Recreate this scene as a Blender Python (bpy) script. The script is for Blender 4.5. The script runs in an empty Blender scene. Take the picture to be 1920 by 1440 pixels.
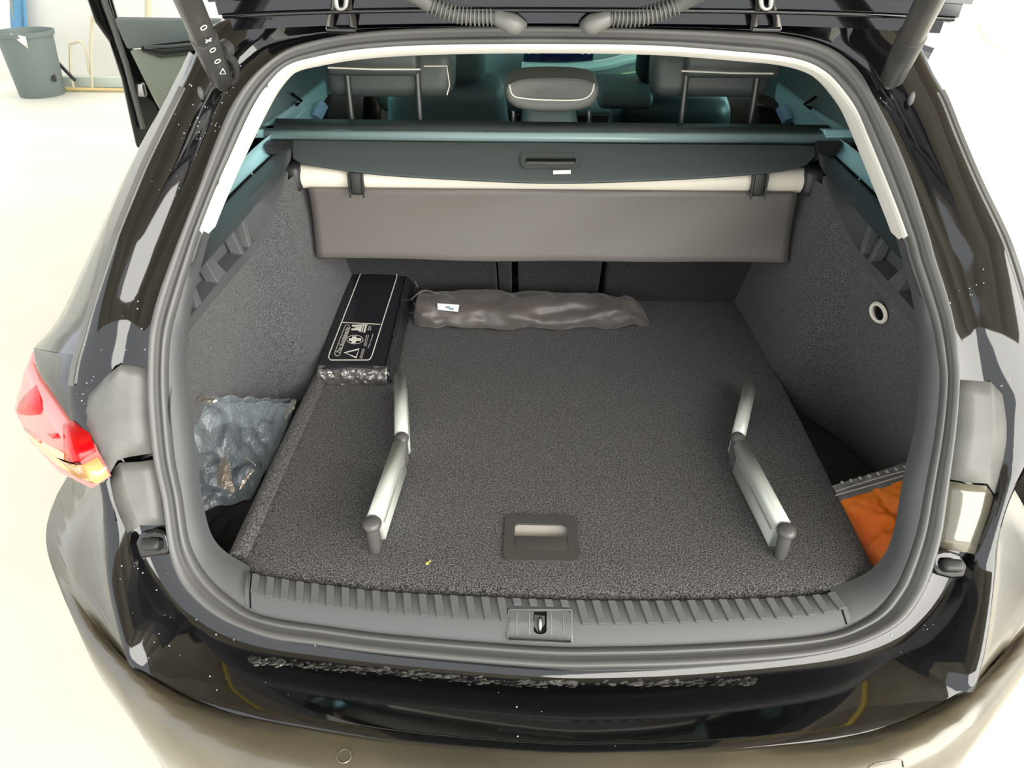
import bpy, bmesh, math, random
from mathutils import Vector, Matrix, noise
random.seed(7)
C = bpy.context.scene.collection
sc = bpy.context.scene
# ------------------------------------------------------------------ camera
F0 = 0.66                       # height of the boot floor above the ground
PITCH = math.radians(32.17); YAW = math.atan(0.0292)
CAMP = Vector((-0.035, -0.806, F0 + 0.872)); FPX = 1450.0
cam = bpy.data.objects.new('camera', bpy.data.cameras.new('camera')); C.objects.link(cam)
cam.location = CAMP; cam.rotation_euler = (math.pi/2 - PITCH, 0, YAW)
cam.data.sensor_width = 36; cam.data.lens = FPX/1920*36; cam.data.clip_start = .02
sc.camera = cam
RM = cam.rotation_euler.to_matrix()
# ------------------------------------------------------------------ light
w = bpy.data.worlds.new('world'); sc.world = w; w.use_nodes = True
bg = w.node_tree.nodes['Background']
bg.inputs[0].default_value = (0.93, 0.97, 1.0, 1); bg.inputs[1].default_value = 1.15
def sun(name, col, e, ang, az, el):
    l = bpy.data.lights.new(name, 'SUN'); l.color = col; l.energy = e; l.angle = math.radians(ang)
    o = bpy.data.objects.new(name, l); C.objects.link(o)
    d = Vector((math.sin(math.radians(az))*math.cos(math.radians(el)), math.cos(math.radians(az))*math.cos(math.radians(el)), math.sin(math.radians(el))))
    o.rotation_euler = (-d).to_track_quat('-Z', 'Y').to_euler(); return o
sun('daylight', (1.0, .96, .88), 5.5, 75, 132, 32)      # broad daylight through the hall gates, from behind on the right
sc.view_settings.view_transform = 'Standard'; sc.view_settings.look = 'None'
sc.view_settings.exposure = 0.8; sc.view_settings.gamma = 1.0; sc.view_settings.use_curve_mapping = False
# ------------------------------------------------------------------ helpers
def ray(px, py):
    return RM @ Vector(((px-960)/FPX, -(py-720)/FPX, -1.0))
def SP(z, tab):                 # piecewise profile Y(z), z relative to the boot floor
    if z <= tab[0][0]: 
        a, b = tab[0], tab[1]
    elif z >= tab[-1][0]:
        a, b = tab[-2], tab[-1]
    else:
        for a, b in zip(tab, tab[1:]):
            if a[0] <= z <= b[0]: break
    return a[1] + (b[1]-a[1])*(z-a[0])/(b[0]-a[0])
SEAL = [(-.25, -.16), (-.10, -.13), (-.05, -.085), (0, -.05), (.15, .03), (.33, .13), (.5, .27), (.7, .45), (.9, .62)]
OUTP = [(-.3, -.25), (-.06, -.22), (.05, -.11), (.25, -.02), (.43, .13), (.64, .345), (.8, .5)]
def Q(px, py, x=None, y=None, z=None, d=None, s=None, off=0.0):
    """point of the place seen at a pixel: on plane x/y/z (z over the boot floor), at depth d, or on a body surface s"""
    r = ray(px, py)
    if d is not None: return CAMP + r*d
    if x is not None: return CAMP + r*((x-CAMP.x)/r.x)
    if y is not None: return CAMP + r*((y-CAMP.y)/r.y)
    if z is not None: return CAMP + r*((z+F0-CAMP.z)/r.z)
    tab, c = s
    def g(t):
        p = CAMP + r*t
        return p.y - (SP(p.z-F0, tab) + c*p.x*p.x + off)
    lo, hi = .4, 2.2
    t = lo; prev = g(t)
    while t < hi:
        t2 = t + .02; v = g(t2)
        if prev < 0 <= v: break
        t = t2; prev = v
    a, b = t, t+.02
    for _ in range(30):
        m = (a+b)/2
        if g(m) < 0: a = m
        else: b = m
    return CAMP + r*a
SS = (SEAL, .12); SO = (OUTP, .35)
W = {}
def empty(name, loc, label=None, cat=None, group=None):
    o = bpy.data.objects.new(name, None); C.objects.link(o); o.location = loc; o.empty_display_size = .05
    W[o.name] = Vector(loc)
    if label: o['label'] = label
    if cat: o['category'] = cat
    if group: o['group'] = group
    return o
def link(name, me, mat, parent=None, smooth=True, keep=False):
    if smooth:
        for p in me.polygons: p.use_smooth = True
    o = bpy.data.objects.new(name, me); C.objects.link(o)
    if mat is not None and not me.materials: me.materials.append(mat)
    if keep: org = Vector((0, 0, 0))
    else:
        xs = [v.co for v in me.vertices]
        mn = Vector([min(v[i] for v in xs) for i in range(3)]); mx = Vector([max(v[i] for v in xs) for i in range(3)])
        org = Vector(((mn.x+mx.x)/2, (mn.y+mx.y)/2, mn.z))
        me.transform(Matrix.Translation(-org))
    W[o.name] = org
    if parent is not None:
        o.parent = parent; o.location = org - W[parent.name]
    else: o.location = org
    return o
def mesh(name, verts, faces, mat, parent=None, smooth=True, solid=0, bevel=0, sub=0, angle=None):
    me = bpy.data.meshes.new(name); me.from_pydata([tuple(v) for v in verts], [], faces); me.update()
    bm = bmesh.new(); bm.from_mesh(me); bmesh.ops.remove_doubles(bm, verts=bm.verts, dist=1e-6)
    bmesh.ops.recalc_face_normals(bm, faces=bm.faces); bm.to_mesh(me); bm.free()
    o = link(name, me, mat, parent, smooth)
    if solid:
        m = o.modifiers.new('s', 'SOLIDIFY'); m.thickness = abs(solid); m.offset = -1 if solid > 0 else 1
    if bevel:
        m = o.modifiers.new('b', 'BEVEL'); m.width = bevel; m.segments = 2; m.limit_method = 'ANGLE'; m.angle_limit = math.radians(40)
    if sub:
        m = o.modifiers.new('u', 'SUBSURF'); m.levels = sub; m.render_levels = sub
    if angle and smooth:
        bm = bmesh.new(); bm.from_mesh(o.data)
        for e in bm.edges:
            if len(e.link_faces) == 2 and e.calc_face_angle(0) > math.radians(angle): e.smooth = False
        bm.to_mesh(o.data); bm.free()
    return o
def grid(name, rows, mat, parent=None, closed=False, **k):
    n = len(rows[0]); vs = [p for r in rows for p in r]; fs = []
    for i in range(len(rows)-1):
        for j in range(n if closed else n-1):
            a = i*n+j; b = i*n+(j+1) % n
            fs.append((a, b, b+n, a+n))
    return mesh(name, vs, fs, mat, parent, **k)
def box(name, cen, size, mat, parent=None, rot=(0, 0, 0), bevel=.004, seg=3, smooth=True, taper=None):
    bm = bmesh.new(); bmesh.ops.create_cube(bm, size=1)
    for v in bm.verts:
        t = 1.0
        if taper and v.co.z > 0: t = taper
        v.co = Vector((v.co.x*size[0]*t, v.co.y*size[1]*t, v.co.z*size[2]))
    if bevel: bmesh.ops.bevel(bm, geom=bm.edges[:], offset=bevel, segments=seg, profile=.5, affect='EDGES')
    from mathutils import Euler
    bm.transform(Matrix.Translation(Vector(cen)) @ Euler(rot).to_matrix().to_4x4())
    me = bpy.data.meshes.new(name); bm.to_mesh(me); bm.free()
    return link(name, me, mat, parent, smooth)
def cr(pts, n, closed=False):
    out = []; m = len(pts); rng = range(m) if closed else range(m-1)
    for i in rng:
        p1 = Vector(pts[i]); p2 = Vector(pts[(i+1) % m])
        p0 = Vector(pts[i-1]) if (closed or i > 0) else p1*2-p2
        p3 = Vector(pts[(i+2) % m]) if (closed or i+2 < m) else p2*2-p1
        for k in range(n):
            t = k/n
            out.append(.5*((2*p1) + (p2-p0)*t + (2*p0-5*p1+4*p2-p3)*t*t + (3*p1-p0-3*p2+p3)*t**3))
    if not closed: out.append(Vector(pts[-1]))
    return out
def tube(name, pts, r, mat, parent=None, seg=10, caps=True, smooth=True, build=True, squash=1.0):
    pts = [Vector(p) for p in pts]; n = len(pts); rs = r if isinstance(r, (list, tuple)) else [r]*n
    vs = []; fs = []; up = None
    for i, p in enumerate(pts):
        t = (pts[min(i+1, n-1)] - pts[max(i-1, 0)]).normalized()
        if up is None:
            up = t.orthogonal().normalized()
            if abs(t.z) < .9: up = (Vector((0, 0, 1)) - t*t.z).normalized()
        up = (up - t*up.dot(t)).normalized(); sd = t.cross(up)
        for k in range(seg):
            a = 2*math.pi*k/seg; vs.append(p + (up*math.cos(a)*squash + sd*math.sin(a))*rs[i])
    for i in range(n-1):
        for k in range(seg):
            a = i*seg+k; b = i*seg+(k+1) % seg; fs.append((a, b, b+seg, a+seg))
    if caps:
        fs.append(tuple(range(seg))[::-1]); fs.append(tuple((n-1)*seg+k for k in range(seg)))
    if not build: return vs, fs
    return mesh(name, vs, fs, mat, parent, smooth=smooth, angle=50)
def prism(name, poly, vec, mat, parent=None, bevel=0, smooth=False, **k):
    vec = Vector(vec); n = len(poly); vs = [Vector(p) for p in poly] + [Vector(p)+vec for p in poly]
    fs = [tuple(range(n)), tuple(range(2*n-1, n-1, -1))] + [(i, (i+1) % n, n+(i+1) % n, n+i) for i in range(n)]
    return mesh(name, vs, fs, mat, parent, smooth=smooth, bevel=bevel, **k)
def sphere(c, r, seg=8, rings=5, sc3=(1, 1, 1), rot=None):
    vs = []; fs = []
    for i in range(rings+1):
        th = math.pi*i/rings
        for k in range(seg):
            a = 2*math.pi*k/seg
            v = Vector((math.sin(th)*math.cos(a)*sc3[0], math.sin(th)*math.sin(a)*sc3[1], math.cos(th)*sc3[2]))*r
            if rot: v = rot @ v
            vs.append(Vector(c)+v)
    for i in range(rings):
        for k in range(seg):
            a = i*seg+k; b = i*seg+(k+1) % seg; fs.append((a, b, b+seg, a+seg))
    return vs, fs
def merge(parts):
    V = []; Fs = []
    for vs, fs in parts:
        o = len(V); V += list(vs); Fs += [tuple(i+o for i in f) for f in fs]
    return V, Fs
def mir(p): return Vector((-p.x, p.y, p.z))
def R(x, y, z): return Vector((x, y, z+F0))       # z over the boot floor
# ------------------------------------------------------------------ materials
def mat(name, col, rough=.5, metal=0, coat=0, bump=None, spec=.5, trans=0, alpha=None, col2=None, nscale=20, ndet=3, cr_=(.4, .6), croughness=.03, sheen=0, nrough=None):
    m = bpy.data.materials.new(name); m.use_nodes = True; nt = m.node_tree; b = nt.nodes['Principled BSDF']
    b.inputs['Base Color'].default_value = (*col, 1); b.inputs['Roughness'].default_value = rough; b.inputs['Metallic'].default_value = metal
    b.inputs['Specular IOR Level'].default_value = spec; b.inputs['Coat Weight'].default_value = coat; b.inputs['Coat Roughness'].default_value = croughness
    if sheen: b.inputs['Sheen Weight'].default_value = sheen
    if trans: b.inputs['Transmission Weight'].default_value = trans
    tc = nt.nodes.new('ShaderNodeTexCoord')
    def nz(scale, det):
        n = nt.nodes.new('ShaderNodeTexNoise'); n.inputs['Scale'].default_value = scale; n.inputs['Detail'].default_value = det
        nt.links.new(tc.outputs['Object'], n.inputs['Vector']); return n
    if col2:
        n = nz(nscale, ndet); r = nt.nodes.new('ShaderNodeValToRGB'); r.color_ramp.elements[0].color = (*col, 1); r.color_ramp.elements[1].color = (*col2, 1)
        r.color_ramp.elements[0].position, r.color_ramp.elements[1].position = cr_
        nt.links.new(n.outputs['Fac'], r.inputs['Fac']); nt.links.new(r.outputs['Color'], b.inputs['Base Color'])
    if nrough:
        n = nz(nrough[0], 3); mr = nt.nodes.new('ShaderNodeMapRange'); mr.inputs['To Min'].default_value = nrough[1]; mr.inputs['To Max'].default_value = nrough[2]
        mr.inputs['From Min'].default_value = .35; mr.inputs['From Max'].default_value = .65
        nt.links.new(n.outputs['Fac'], mr.inputs['Value']); nt.links.new(mr.outputs['Result'], b.inputs['Roughness'])
    if bump:
        n = nz(bump[0], 4); bn = nt.nodes.new('ShaderNodeBump'); bn.inputs['Strength'].default_value = bump[1]; bn.inputs['Distance'].default_value = bump[2]
        nt.links.new(n.outputs['Fac'], bn.inputs['Height']); nt.links.new(bn.outputs['Normal'], b.inputs['Normal'])
    return m
def carpet(name, dark, light, pos=(.42, .72), scale=520):
    m = mat(name, dark, rough=.95, spec=.15, bump=(scale*.7, .9, .003), sheen=.15)
    nt = m.node_tree; b = nt.nodes['Principled BSDF']; tc = [n for n in nt.nodes if n.type == 'TEX_COORD'][0]
    n = nt.nodes.new('ShaderNodeTexNoise'); n.inputs['Scale'].default_value = scale; n.inputs['Detail'].default_value = 2; n.inputs['Roughness'].default_value = .7
    nt.links.new(tc.outputs['Object'], n.inputs['Vector'])
    r = nt.nodes.new('ShaderNodeValToRGB'); r.color_ramp.elements[0].color = (*dark, 1); r.color_ramp.elements[1].color = (*light, 1)
    r.color_ramp.elements[0].position, r.color_ramp.elements[1].position = pos
    nt.links.new(n.outputs['Fac'], r.inputs['Fac']); nt.links.new(r.outputs['Color'], b.inputs['Base Color'])
    return m
def glass(name, tint, fac=.12):
    m = bpy.data.materials.new(name); m.use_nodes = True; nt = m.node_tree; nt.nodes.clear()
    o = nt.nodes.new('ShaderNodeOutputMaterial'); t = nt.nodes.new('ShaderNodeBsdfTransparent'); g = nt.nodes.new('ShaderNodeBsdfGlossy'); x = nt.nodes.new('ShaderNodeMixShader')
    fr = nt.nodes.new('ShaderNodeFresnel'); fr.inputs['IOR'].default_value = 1.5
    t.inputs[0].default_value = (*tint, 1); g.inputs['Roughness'].default_value = fac
    nt.links.new(fr.outputs[0], x.inputs[0]); nt.links.new(t.outputs[0], x.inputs[1]); nt.links.new(g.outputs[0], x.inputs[2]); nt.links.new(x.outputs[0], o.inputs[0])
    return m
PAINT = mat('black_paint', (.005, .005, .006), rough=.4, coat=1, spec=.0, croughness=.06)
PAINT.node_tree.nodes['Principled BSDF'].inputs['Coat IOR'].default_value = 1.62
REFLTAN = mat('reflection_tan_paint', (.085, .076, .054), rough=.40, metal=.6, coat=1, croughness=.14, col2=(.17, .15, .105), nscale=4, cr_=(.35, .7))  # bumper paint, the floor's tan reflection put into its base colour
RUBBER = mat('rubber_seal', (.10, .10, .098), rough=.42, spec=.6)
PLAS = mat('grey_plastic', (.085, .088, .092), rough=.5, bump=(900, .25, .001))
PLASL = mat('light_grey_plastic', (.13, .13, .122), rough=.4, col2=(.165, .165, .155), nscale=14, bump=(700, .15, .001))
PLASD = mat('dark_plastic', (.022, .023, .024), rough=.42, bump=(900, .2, .001))
WHITE = mat('cream_edge', (.86, .84, .78), rough=.7)
TRIMT = mat('pillar_trim', (.36, .62, .66), rough=.7, bump=(600, .1, .001))  # teal of the tinted window light put into the trim's base colour
CARP = carpet('carpet_board', (.012, .012, .013), (.25, .24, .245), (.40, .74), 430)
CARPW = carpet('carpet_side', (.022, .022, .024), (.17, .17, .18), (.38, .72), 480)
FELT = carpet('seat_felt', (.008, .008, .009), (.045, .045, .05), (.42, .72), 480)
VINYL = mat('cover_vinyl', (.115, .105, .095), rough=.55, bump=(450, .3, .001))
FLAP = mat('cover_flap', (.052, .064, .064), rough=.55, bump=(380, .3, .001))
ALU = mat('anodised_aluminium', (.62, .65, .60), rough=.42, metal=.35, spec=.6)
CREAM = mat('cream_tube', (.75, .70, .60), rough=.45)
CHROME = mat('chrome', (.75, .74, .70), rough=.15, metal=1)
STEEL = mat('steel', (.35, .34, .33), rough=.3, metal=1)
SEATM = mat('seat_leather', (.055, .066, .064), rough=.45, bump=(160, .25, .002))
SEATG = mat('grey_seat_fabric', (.13, .135, .125), rough=.6, bump=(500, .3, .001))
DASH = mat('dash_grey', (.20, .22, .21), rough=.5)
POSTM = mat('post_steel', (.11, .115, .11), rough=.4, metal=.7)
DARK = mat('dark_void', (.006, .006, .006), rough=.9, spec=.1)
POUCH = mat('pouch_nylon', (.105, .092, .083), rough=.42, bump=(700, .3, .0008), sheen=.2)
KIT = mat('kit_black', (.020, .020, .025), rough=.32, coat=.6, croughness=.12, bump=(30, .25, .004))
FILM = mat('crumpled_film', (.22, .21, .20), rough=.22, metal=.6, coat=1, croughness=.1, bump=(24, 1.0, .03))
PRINT = mat('white_print', (.80, .78, .70), rough=.6)
ORANGE = mat('hi_vis_orange', (1.0, .17, .006), rough=.3, coat=.5, croughness=.12, col2=(1.0, .24, .01), nscale=9, bump=(14, .5, .02))
WATER = mat('water_drop', (.9, .9, .92), rough=.05, spec=1.0, metal=.2)
DUST = mat('grime', (.10, .097, .088), rough=.7, col2=(.02, .02, .018), nscale=60)
BINM = mat('bin_grey', (.12, .15, .145), rough=.55)
BLUE = mat('blue_cloth', (.10, .25, .42), rough=.8)
# ------------------------------------------------------------------ setting
fl = mat('hall_floor', (.80, .78, .68), rough=.55, col2=(.86, .84, .74), nscale=1.3, ndet=6)
o = mesh('floor', [(-14, -14, 0), (14, -14, 0), (14, 14, 0), (-14, 14, 0)], [(0, 1, 2, 3)], fl, solid=.1); o['kind'] = 'structure'
WALLM = mat('hall_wall', (.94, .93, .90), rough=.7, bump=(3, .1, .01))
TAN = mat('tan_panel', (.26, .22, .15), rough=.5, col2=(.32, .28, .20), nscale=.8)
YEL = mat('yellow_paint', (.75, .55, .03), rough=.5)
o = box('wall_front', (0, 7.3, 2.2), (28, .2, 4.4), WALLM, bevel=0); o['kind'] = 'structure'
# hall ceiling: tan corrugated sheets over the car
ce = empty('ceiling', (0, 0, 4.6)); ce['kind'] = 'structure'
for i in range(4):
    box('ceiling_panel', (-4.5+3*i, 0.6, 4.6), (2.995, 9, .06), TAN, ce, bevel=0)
cb = box('ceiling_beam', (0, 1.9, 4.48), (12, .16, .16), YEL, ce, bevel=.01, seg=1)
# ------------------------------------------------------------------ car
car = empty('car', (0, 1.9, 0), 'black estate car with its tailgate open, filling the picture', 'car')
ST = [  # S_out, S_in, T, C1, C2
 ((1010,1252),(1010,1211),(1010,1124),(1010,1285),(1010,1410)),
 ((740,1229),(740,1190),(740,1112),(735,1262),(760,1392)),
 ((600,1211),(600,1172),(600,1097),(590,1245),(560,1362)),
 ((517,1200),(520,1160),(530,1087),(480,1228),(412,1337)),
 ((450,1177),(470,1146),(475,1077),(412,1205),(330,1315)),
 ((405,1155),(432,1120),(445,1062),(372,1180),(290,1295)),
 ((367,1125),(400,1092),(418,1045),(335,1150),(255,1267)),
 ((337,1087),(372,1055),(394,1018),(300,1105),(232,1219)),
 ((319,1031),(353,1010),(380,975),(270,1040),(203,1100)),
 ((307,940),(341,930),(368,905),(248,965),(195,1000)),
 ((290,860),(327,860),(359,830),(222,863),(188,908)),
 ((280,760),(318,760),(350,755),(217,747),(133,787)),
 ((280,687),(316,687),(345,690),(229,673),(130,710)),
 ((284,620),(322,620),(346,640),(238,610),(150,640)),
 ((298,560),(338,560),(356,570),(247,555),(170,575)),
 ((327,480),(361,485),(376,490),(277,477),(200,480)),
 ((345,435),(377,435),(391,438),(294,435),(215,435)),
 ((378,350),(409,352),(426,353),(330,353),(250,348)),
 ((395,300),(431,302),(449,303),(353,305),(270,300)),
 ((430,213),(471,213),(492,216),(392,213),(318,205)),
 ((467,157),(503,163),(520,169),(425,150),(352,135)),
 ((517,113),(540,128),(553,137),(475,95),(378,75)),
 ((567,87),(590,112),(600,124),(540,68),(420,38)),
 ((667,66),(675,97),(680,111),(650,50),(560,22)),
 ((800,56),(805,89),(805,103),(790,44),(760,12)),
 ((1010,52),(1010,87),(1010,100),(1010,42),(1010,10)),
 ((1233,58),(1225,90),(1223,103),(1250,44),(1270,12)),
 ((1400,63),(1390,102),(1386,115),(1420,50),(1480,22)),
 ((1483,72),(1465,110),(1458,122),(1510,62),(1600,30)),
 ((1540,87),(1515,122),(1508,135),(1570,85),(1690,45)),
 ((1580,110),(1553,145),(1543,157),(1620,120),(1725,85)),
 ((1613,143),(1585,182),(1572,190),(1655,170),(1752,140)),
 ((1643,200),(1607,217),(1592,221),(1690,225),(1777,183)),
 ((1677,267),(1630,272),(1615,274),(1715,280),(1805,255)),
 ((1710,350),(1663,352),(1648,355),(1745,345),(1845,350)),
 ((1738,440),(1698,445),(1685,449),(1783,440),(1885,430)),
 ((1750,485),(1711,492),(1698,497),(1802,485),(1905,480)),
 ((1768,540),(1730,550),(1715,558),(1820,550),(1930,560)),
 ((1784,600),(1748,610),(1727,635),(1835,610),(1952,640)),
 ((1793,663),(1758,668),(1729,675),(1848,690),(1965,700)),
 ((1795,720),(1762,722),(1729,725),(1862,750),(1965,770)),
 ((1788,813),(1753,813),(1720,813),(1862,830),(1940,850)),
 ((1774,925),(1735,913),(1699,905),(1855,907),(1895,930)),
 ((1762,1010),(1718,1000),(1684,994),(1825,1000),(1873,1000)),
 ((1743,1080),(1690,1078),(1667,1045),(1790,1085),(1867,1070)),
 ((1725,1121),(1670,1112),(1640,1078),(1762,1135),(1856,1162)),
 ((1697,1160),(1645,1142),(1605,1098),(1728,1177),(1842,1245)),
 ((1650,1192),(1610,1165),(1568,1110),(1680,1215),(1815,1310)),
 ((1575,1219),(1560,1185),(1525,1118),(1600,1245),(1744,1350)),
 ((1480,1236),(1460,1198),(1440,1123),(1490,1262),(1612,1380)),
 ((1300,1249),(1290,1208),(1270,1127),(1300,1280),(1387,1403)),
 ((1150,1253),(1150,1212),(1140,1127),(1150,1287),(1180,1410)),
]
NS = 4; NST = len(ST)
def loop2(k): return cr([(s[k][0], s[k][1], 0) for s in ST], NS, True)
def loop3(k, s, off): return [Q(p.x, p.y, s=s, off=off) for p in loop2(k)]
L_out = loop3(0, SS, 0); L_in = loop3(1, SS, .012); L_T = loop3(2, SS, .047); L_c1 = loop3(3, SS, .03); L_c2 = loop3(4, SO, 0)
def mid(A, B, t, off=(0, 0, 0)): return [a.lerp(b, t)+Vector(off) for a, b in zip(A, B)]
NL = len(L_out)
idx = lambda st: int(st*NS) % NL
def sect(L, a, b):      # stations a..b going round
    i = idx(a); out = [L[i]]
    while i != idx(b): i = (i+1) % NL; out.append(L[i])
    return out
# rubber seal: two ridges with a groove
cen = R(0, .3, .25)
def outw(L):            # small outward vectors in the opening's plane
    res = []
    for i, p in enumerate(L):
        t = (L[(i+1) % NL]-L[i-1]).normalized(); v = (p-cen); v -= t*v.dot(t); res.append(v.normalized())
    return res
up = Vector((0, -.8, .6))
rows = [mid(L_in, L_out, .3, -up*.014), L_in, mid(L_in, L_out, .12, up*.009), mid(L_in, L_out, .26, up*.010), mid(L_in, L_out, .36, up*.001), mid(L_in, L_out, .42, up*.001),
        mid(L_in, L_out, .50, up*.013), mid(L_in, L_out, .68, up*.019), mid(L_in, L_out, .86, up*.013), L_out, [p-up*.03 for p in L_out]]
grid('aperture_seal', rows, RUBBER, car, closed=True)
# painted frame round the opening, recessed behind the seal then coming out again
A0 = [p-up*.022 for p in mid(L_out, L_c1, -.25)]
rows = [A0, mid(L_out, L_c1, .1, -up*.022), mid(L_out, L_c1, .8, -up*.010), L_c1, mid(L_c1, L_c2, .08, up*.004), mid(L_c1, L_c2, .3, up*.010), mid(L_c1, L_c2, .55, up*.013), mid(L_c1, L_c2, .8, up*.010), mid(L_c1, L_c2, .94, up*.006), L_c2]
grid('body_frame', rows, PAINT, car, closed=True)
# weather strips along the D pillars
for nm, a, b, sg in (('l', 11.9, 19.6, 1), ('r', 31.8, 40.5, -1)):
    e = sect(L_c2, a, b); f = sect(L_c1, a, b)
    pts = [p.lerp(q, .13)+up*.008 for p, q in zip(e, f)]
    tube('weather_strip', pts, .006, RUBBER, car, seg=6)
    pts = [p.lerp(q, .22)+up*.008 for p, q in zip(e, f)]
    tube('gutter_moulding', pts, .0035, PLASL, car, seg=6)
# inner plastic surround (lower) and cream headlining edge (upper)
def band(nm, a, b, m, inner=.05, lift=.004):
    e = sect(L_T, a, b); f = sect(L_in, a, b)
    rows = [[p+Vector((0, .05, -.03)) if False else p+Vector((0, inner, 0)) for p in e], e, [p.lerp(q, .15)+up*lift for p, q in zip(e, f)], [p.lerp(q, .85)+up*lift for p, q in zip(e, f)], f, [q.lerp(p, -.25)-up*.012 for p, q in zip(e, f)]]
    return grid(nm, rows, m, car)
band('headlining_edge', 16.1, 35.1, WHITE, inner=.03, lift=.010)
band('side_surround', 4.25, 16.1, PLAS, inner=.012)
band('side_surround', 35.1, 47.4, PLAS, inner=.012)
# load sill with tread ribs
sill = empty('load_sill', R(0, -.05, -.02)); sill.parent = car; sill.location = W['load_sill']-W['car']
W[sill.name] = R(0, -.05, -.02)
e = sect(L_T, 47.4, 4.25); f = sect(L_in, 47.4, 4.25)
zup = Vector((0, 0, 1))
M1 = [p.lerp(q, .12)+zup*.010 for p, q in zip(e, f)]; M2 = [p.lerp(q, .66)+zup*.012 for p, q in zip(e, f)]; M3 = [p.lerp(q, .93)+zup*.002 for p, q in zip(e, f)]
grid('sill_plate', [[p-zup*.02+Vector((0, .004, 0)) for p in e], [p+zup*.002 for p in e], M1, M2, M3, f, [q-zup*.02 for q in f]], PLAS, sill)
def along(L, t):
    x = t*(len(L)-1); i = min(int(x), len(L)-2); return L[i].lerp(L[i+1], x-i)
# arc-length sampler
def arc(L):
    s = [0]
    for a, b in zip(L, L[1:]): s.append(s[-1]+(b-a).length)
    return s
def at(L, S, d):
    for i in range(len(S)-1):
        if S[i] <= d <= S[i+1]: return L[i].lerp(L[i+1], (d-S[i])/(S[i+1]-S[i]))
    return L[-1]
Se = arc(M1); Sf = arc(M2); nr = 38
for i in range(nr):
    t0 = (i+.08)/nr; t1 = (i+.58)/nr
    if .437 < t0+.01 < .555: tt = .30
    else: tt = 1.0
    a0 = at(M1, Se, Se[-1]*t0); a1 = at(M1, Se, Se[-1]*t1); b0 = at(M2, Sf, Sf[-1]*t0); b1 = at(M2, Sf, Sf[-1]*t1)
    b0 = a0.lerp(b0, tt); b1 = a1.lerp(b1, tt)
    prism('tread_rib', [a0, a1, b1, b0], zup*.0035, PLAS, sill, bevel=.001)
for st in (4.1, 47.55):                # joints between sill and side surround
    i = idx(st); p = L_T[i]; q = L_in[i]
    tube('panel_joint', [p+zup*.004, p.lerp(q, .12)+zup*.0105, p.lerp(q, .66)+zup*.0125, p.lerp(q, .95)+zup*.002], .0012, DARK, sill, seg=5)
# latch cover with striker (Y/Z from the sill surface)
def sillz(px, py, dz=0):   # point on the sill at a pixel: search the two planes of the plate
    best = None
    for (A, B) in ((M1, M2), (M2, M3)):
        i = min(range(len(A)), key=lambda k: abs((A[k]).x-Q(px, py, z=.0).x))
        a, b = A[i], B[i]; n = Vector((0, b.y-a.y, b.z-a.z)); nn = Vector((0, -n.z, n.y)); r = ray(px, py)
        t = (a-CAMP).dot(nn)/r.dot(nn); p = CAMP+r*t
        if (min(a.y, b.y)-.001 <= p.y <= max(a.y, b.y)+.001) or best is None: best = p
    return best+Vector((0, -.3*dz, .95*dz))
TL, TR, BR, BL = (953, 1144), (1073, 1144), (1074, 1208), (951, 1202)
def bil(u, v, dz):
    x = (TL[0]*(1-u)+TR[0]*u)*(1-v)+(BL[0]*(1-u)+BR[0]*u)*v; y = (TL[1]*(1-u)+TR[1]*u)*(1-v)+(BL[1]*(1-u)+BR[1]*u)*v
    return sillz(x, y, dz)
def rrect(n=5, r=.09, asp=.5):
    pts = []
    for cx, cy, a0 in ((1-r*asp, r, -90), (1-r*asp, 1-r, 0), (r*asp, 1-r, 90), (r*asp, r, 180)):
        for k in range(n):
            a = math.radians(a0+90*k/(n-1)); pts.append((cx+r*asp*math.cos(a), cy+r*math.sin(a)))
    return pts
ou = rrect()
def ring(name, pts_uv, ins, h0, h1, m, par, fn):
    outer = [fn(u, v, h1) for u, v in pts_uv]; inn = [fn(.5+(u-.5)*ins[0], .5+(v-.5)*ins[1], h1) for u, v in pts_uv]
    base = [fn(u, v, h0) for u, v in pts_uv]; ib = [fn(.5+(u-.5)*ins[0], .5+(v-.5)*ins[1], h0) for u, v in pts_uv]
    return grid(name, [base, outer, inn, ib], m, par, closed=True, angle=40)
ring('latch_rim', ou, (.955, .90), -.001, .0045, PLASL, sill, bil)
slot = [(.40, .02), (.60, .02)] + [(.5+.10*math.cos(math.radians(a)), .66+.12*math.sin(math.radians(a))) for a in range(0, 181, 20)]
# latch plate with the slot cut out (ring between the outline and the slot)
n_o = 40
def resample(pts, n):
    P = [Vector((u, v, 0)) for u, v in pts]+[Vector((pts[0][0], pts[0][1], 0))]; S = arc(P); return [at(P, S, S[-1]*k/n) for k in range(n)]
def angsort(P, c): return sorted(P, key=lambda p: math.atan2(p.y-c[1], p.x-c[0]))
oo = angsort(resample([(.5+(u-.5)*.95, .5+(v-.5)*.88) for u, v in ou], n_o), (.5, .45)); ii = angsort(resample(slot, n_o), (.5, .45))
grid('latch_plate', [[bil(p.x, p.y, .0040) for p in oo], [bil(p.x, p.y, .0042) for p in ii], [bil(p.x, p.y, .0008) for p in ii]], PLAS, sill, closed=True, angle=40)
mesh('latch_slot_shade', [bil(p.x, p.y, .0012) for p in ii], [tuple(range(n_o))], DARK, sill)  # dark sheet just above the sill, standing in for shade inside the slot
for u in (.14, .33, .67, .86):
    tube('latch_rib', [bil(u, .12, .0042), bil(u, .45, .0042), bil(u, .8, .0042)], .0008, PLASL, sill, seg=5)
tube('striker', [bil(.5, .26, .000), bil(.5, .34, .005), bil(.5, .56, .005), bil(.5, .64, .000)], .0030, STEEL, sill, seg=10)
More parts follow.
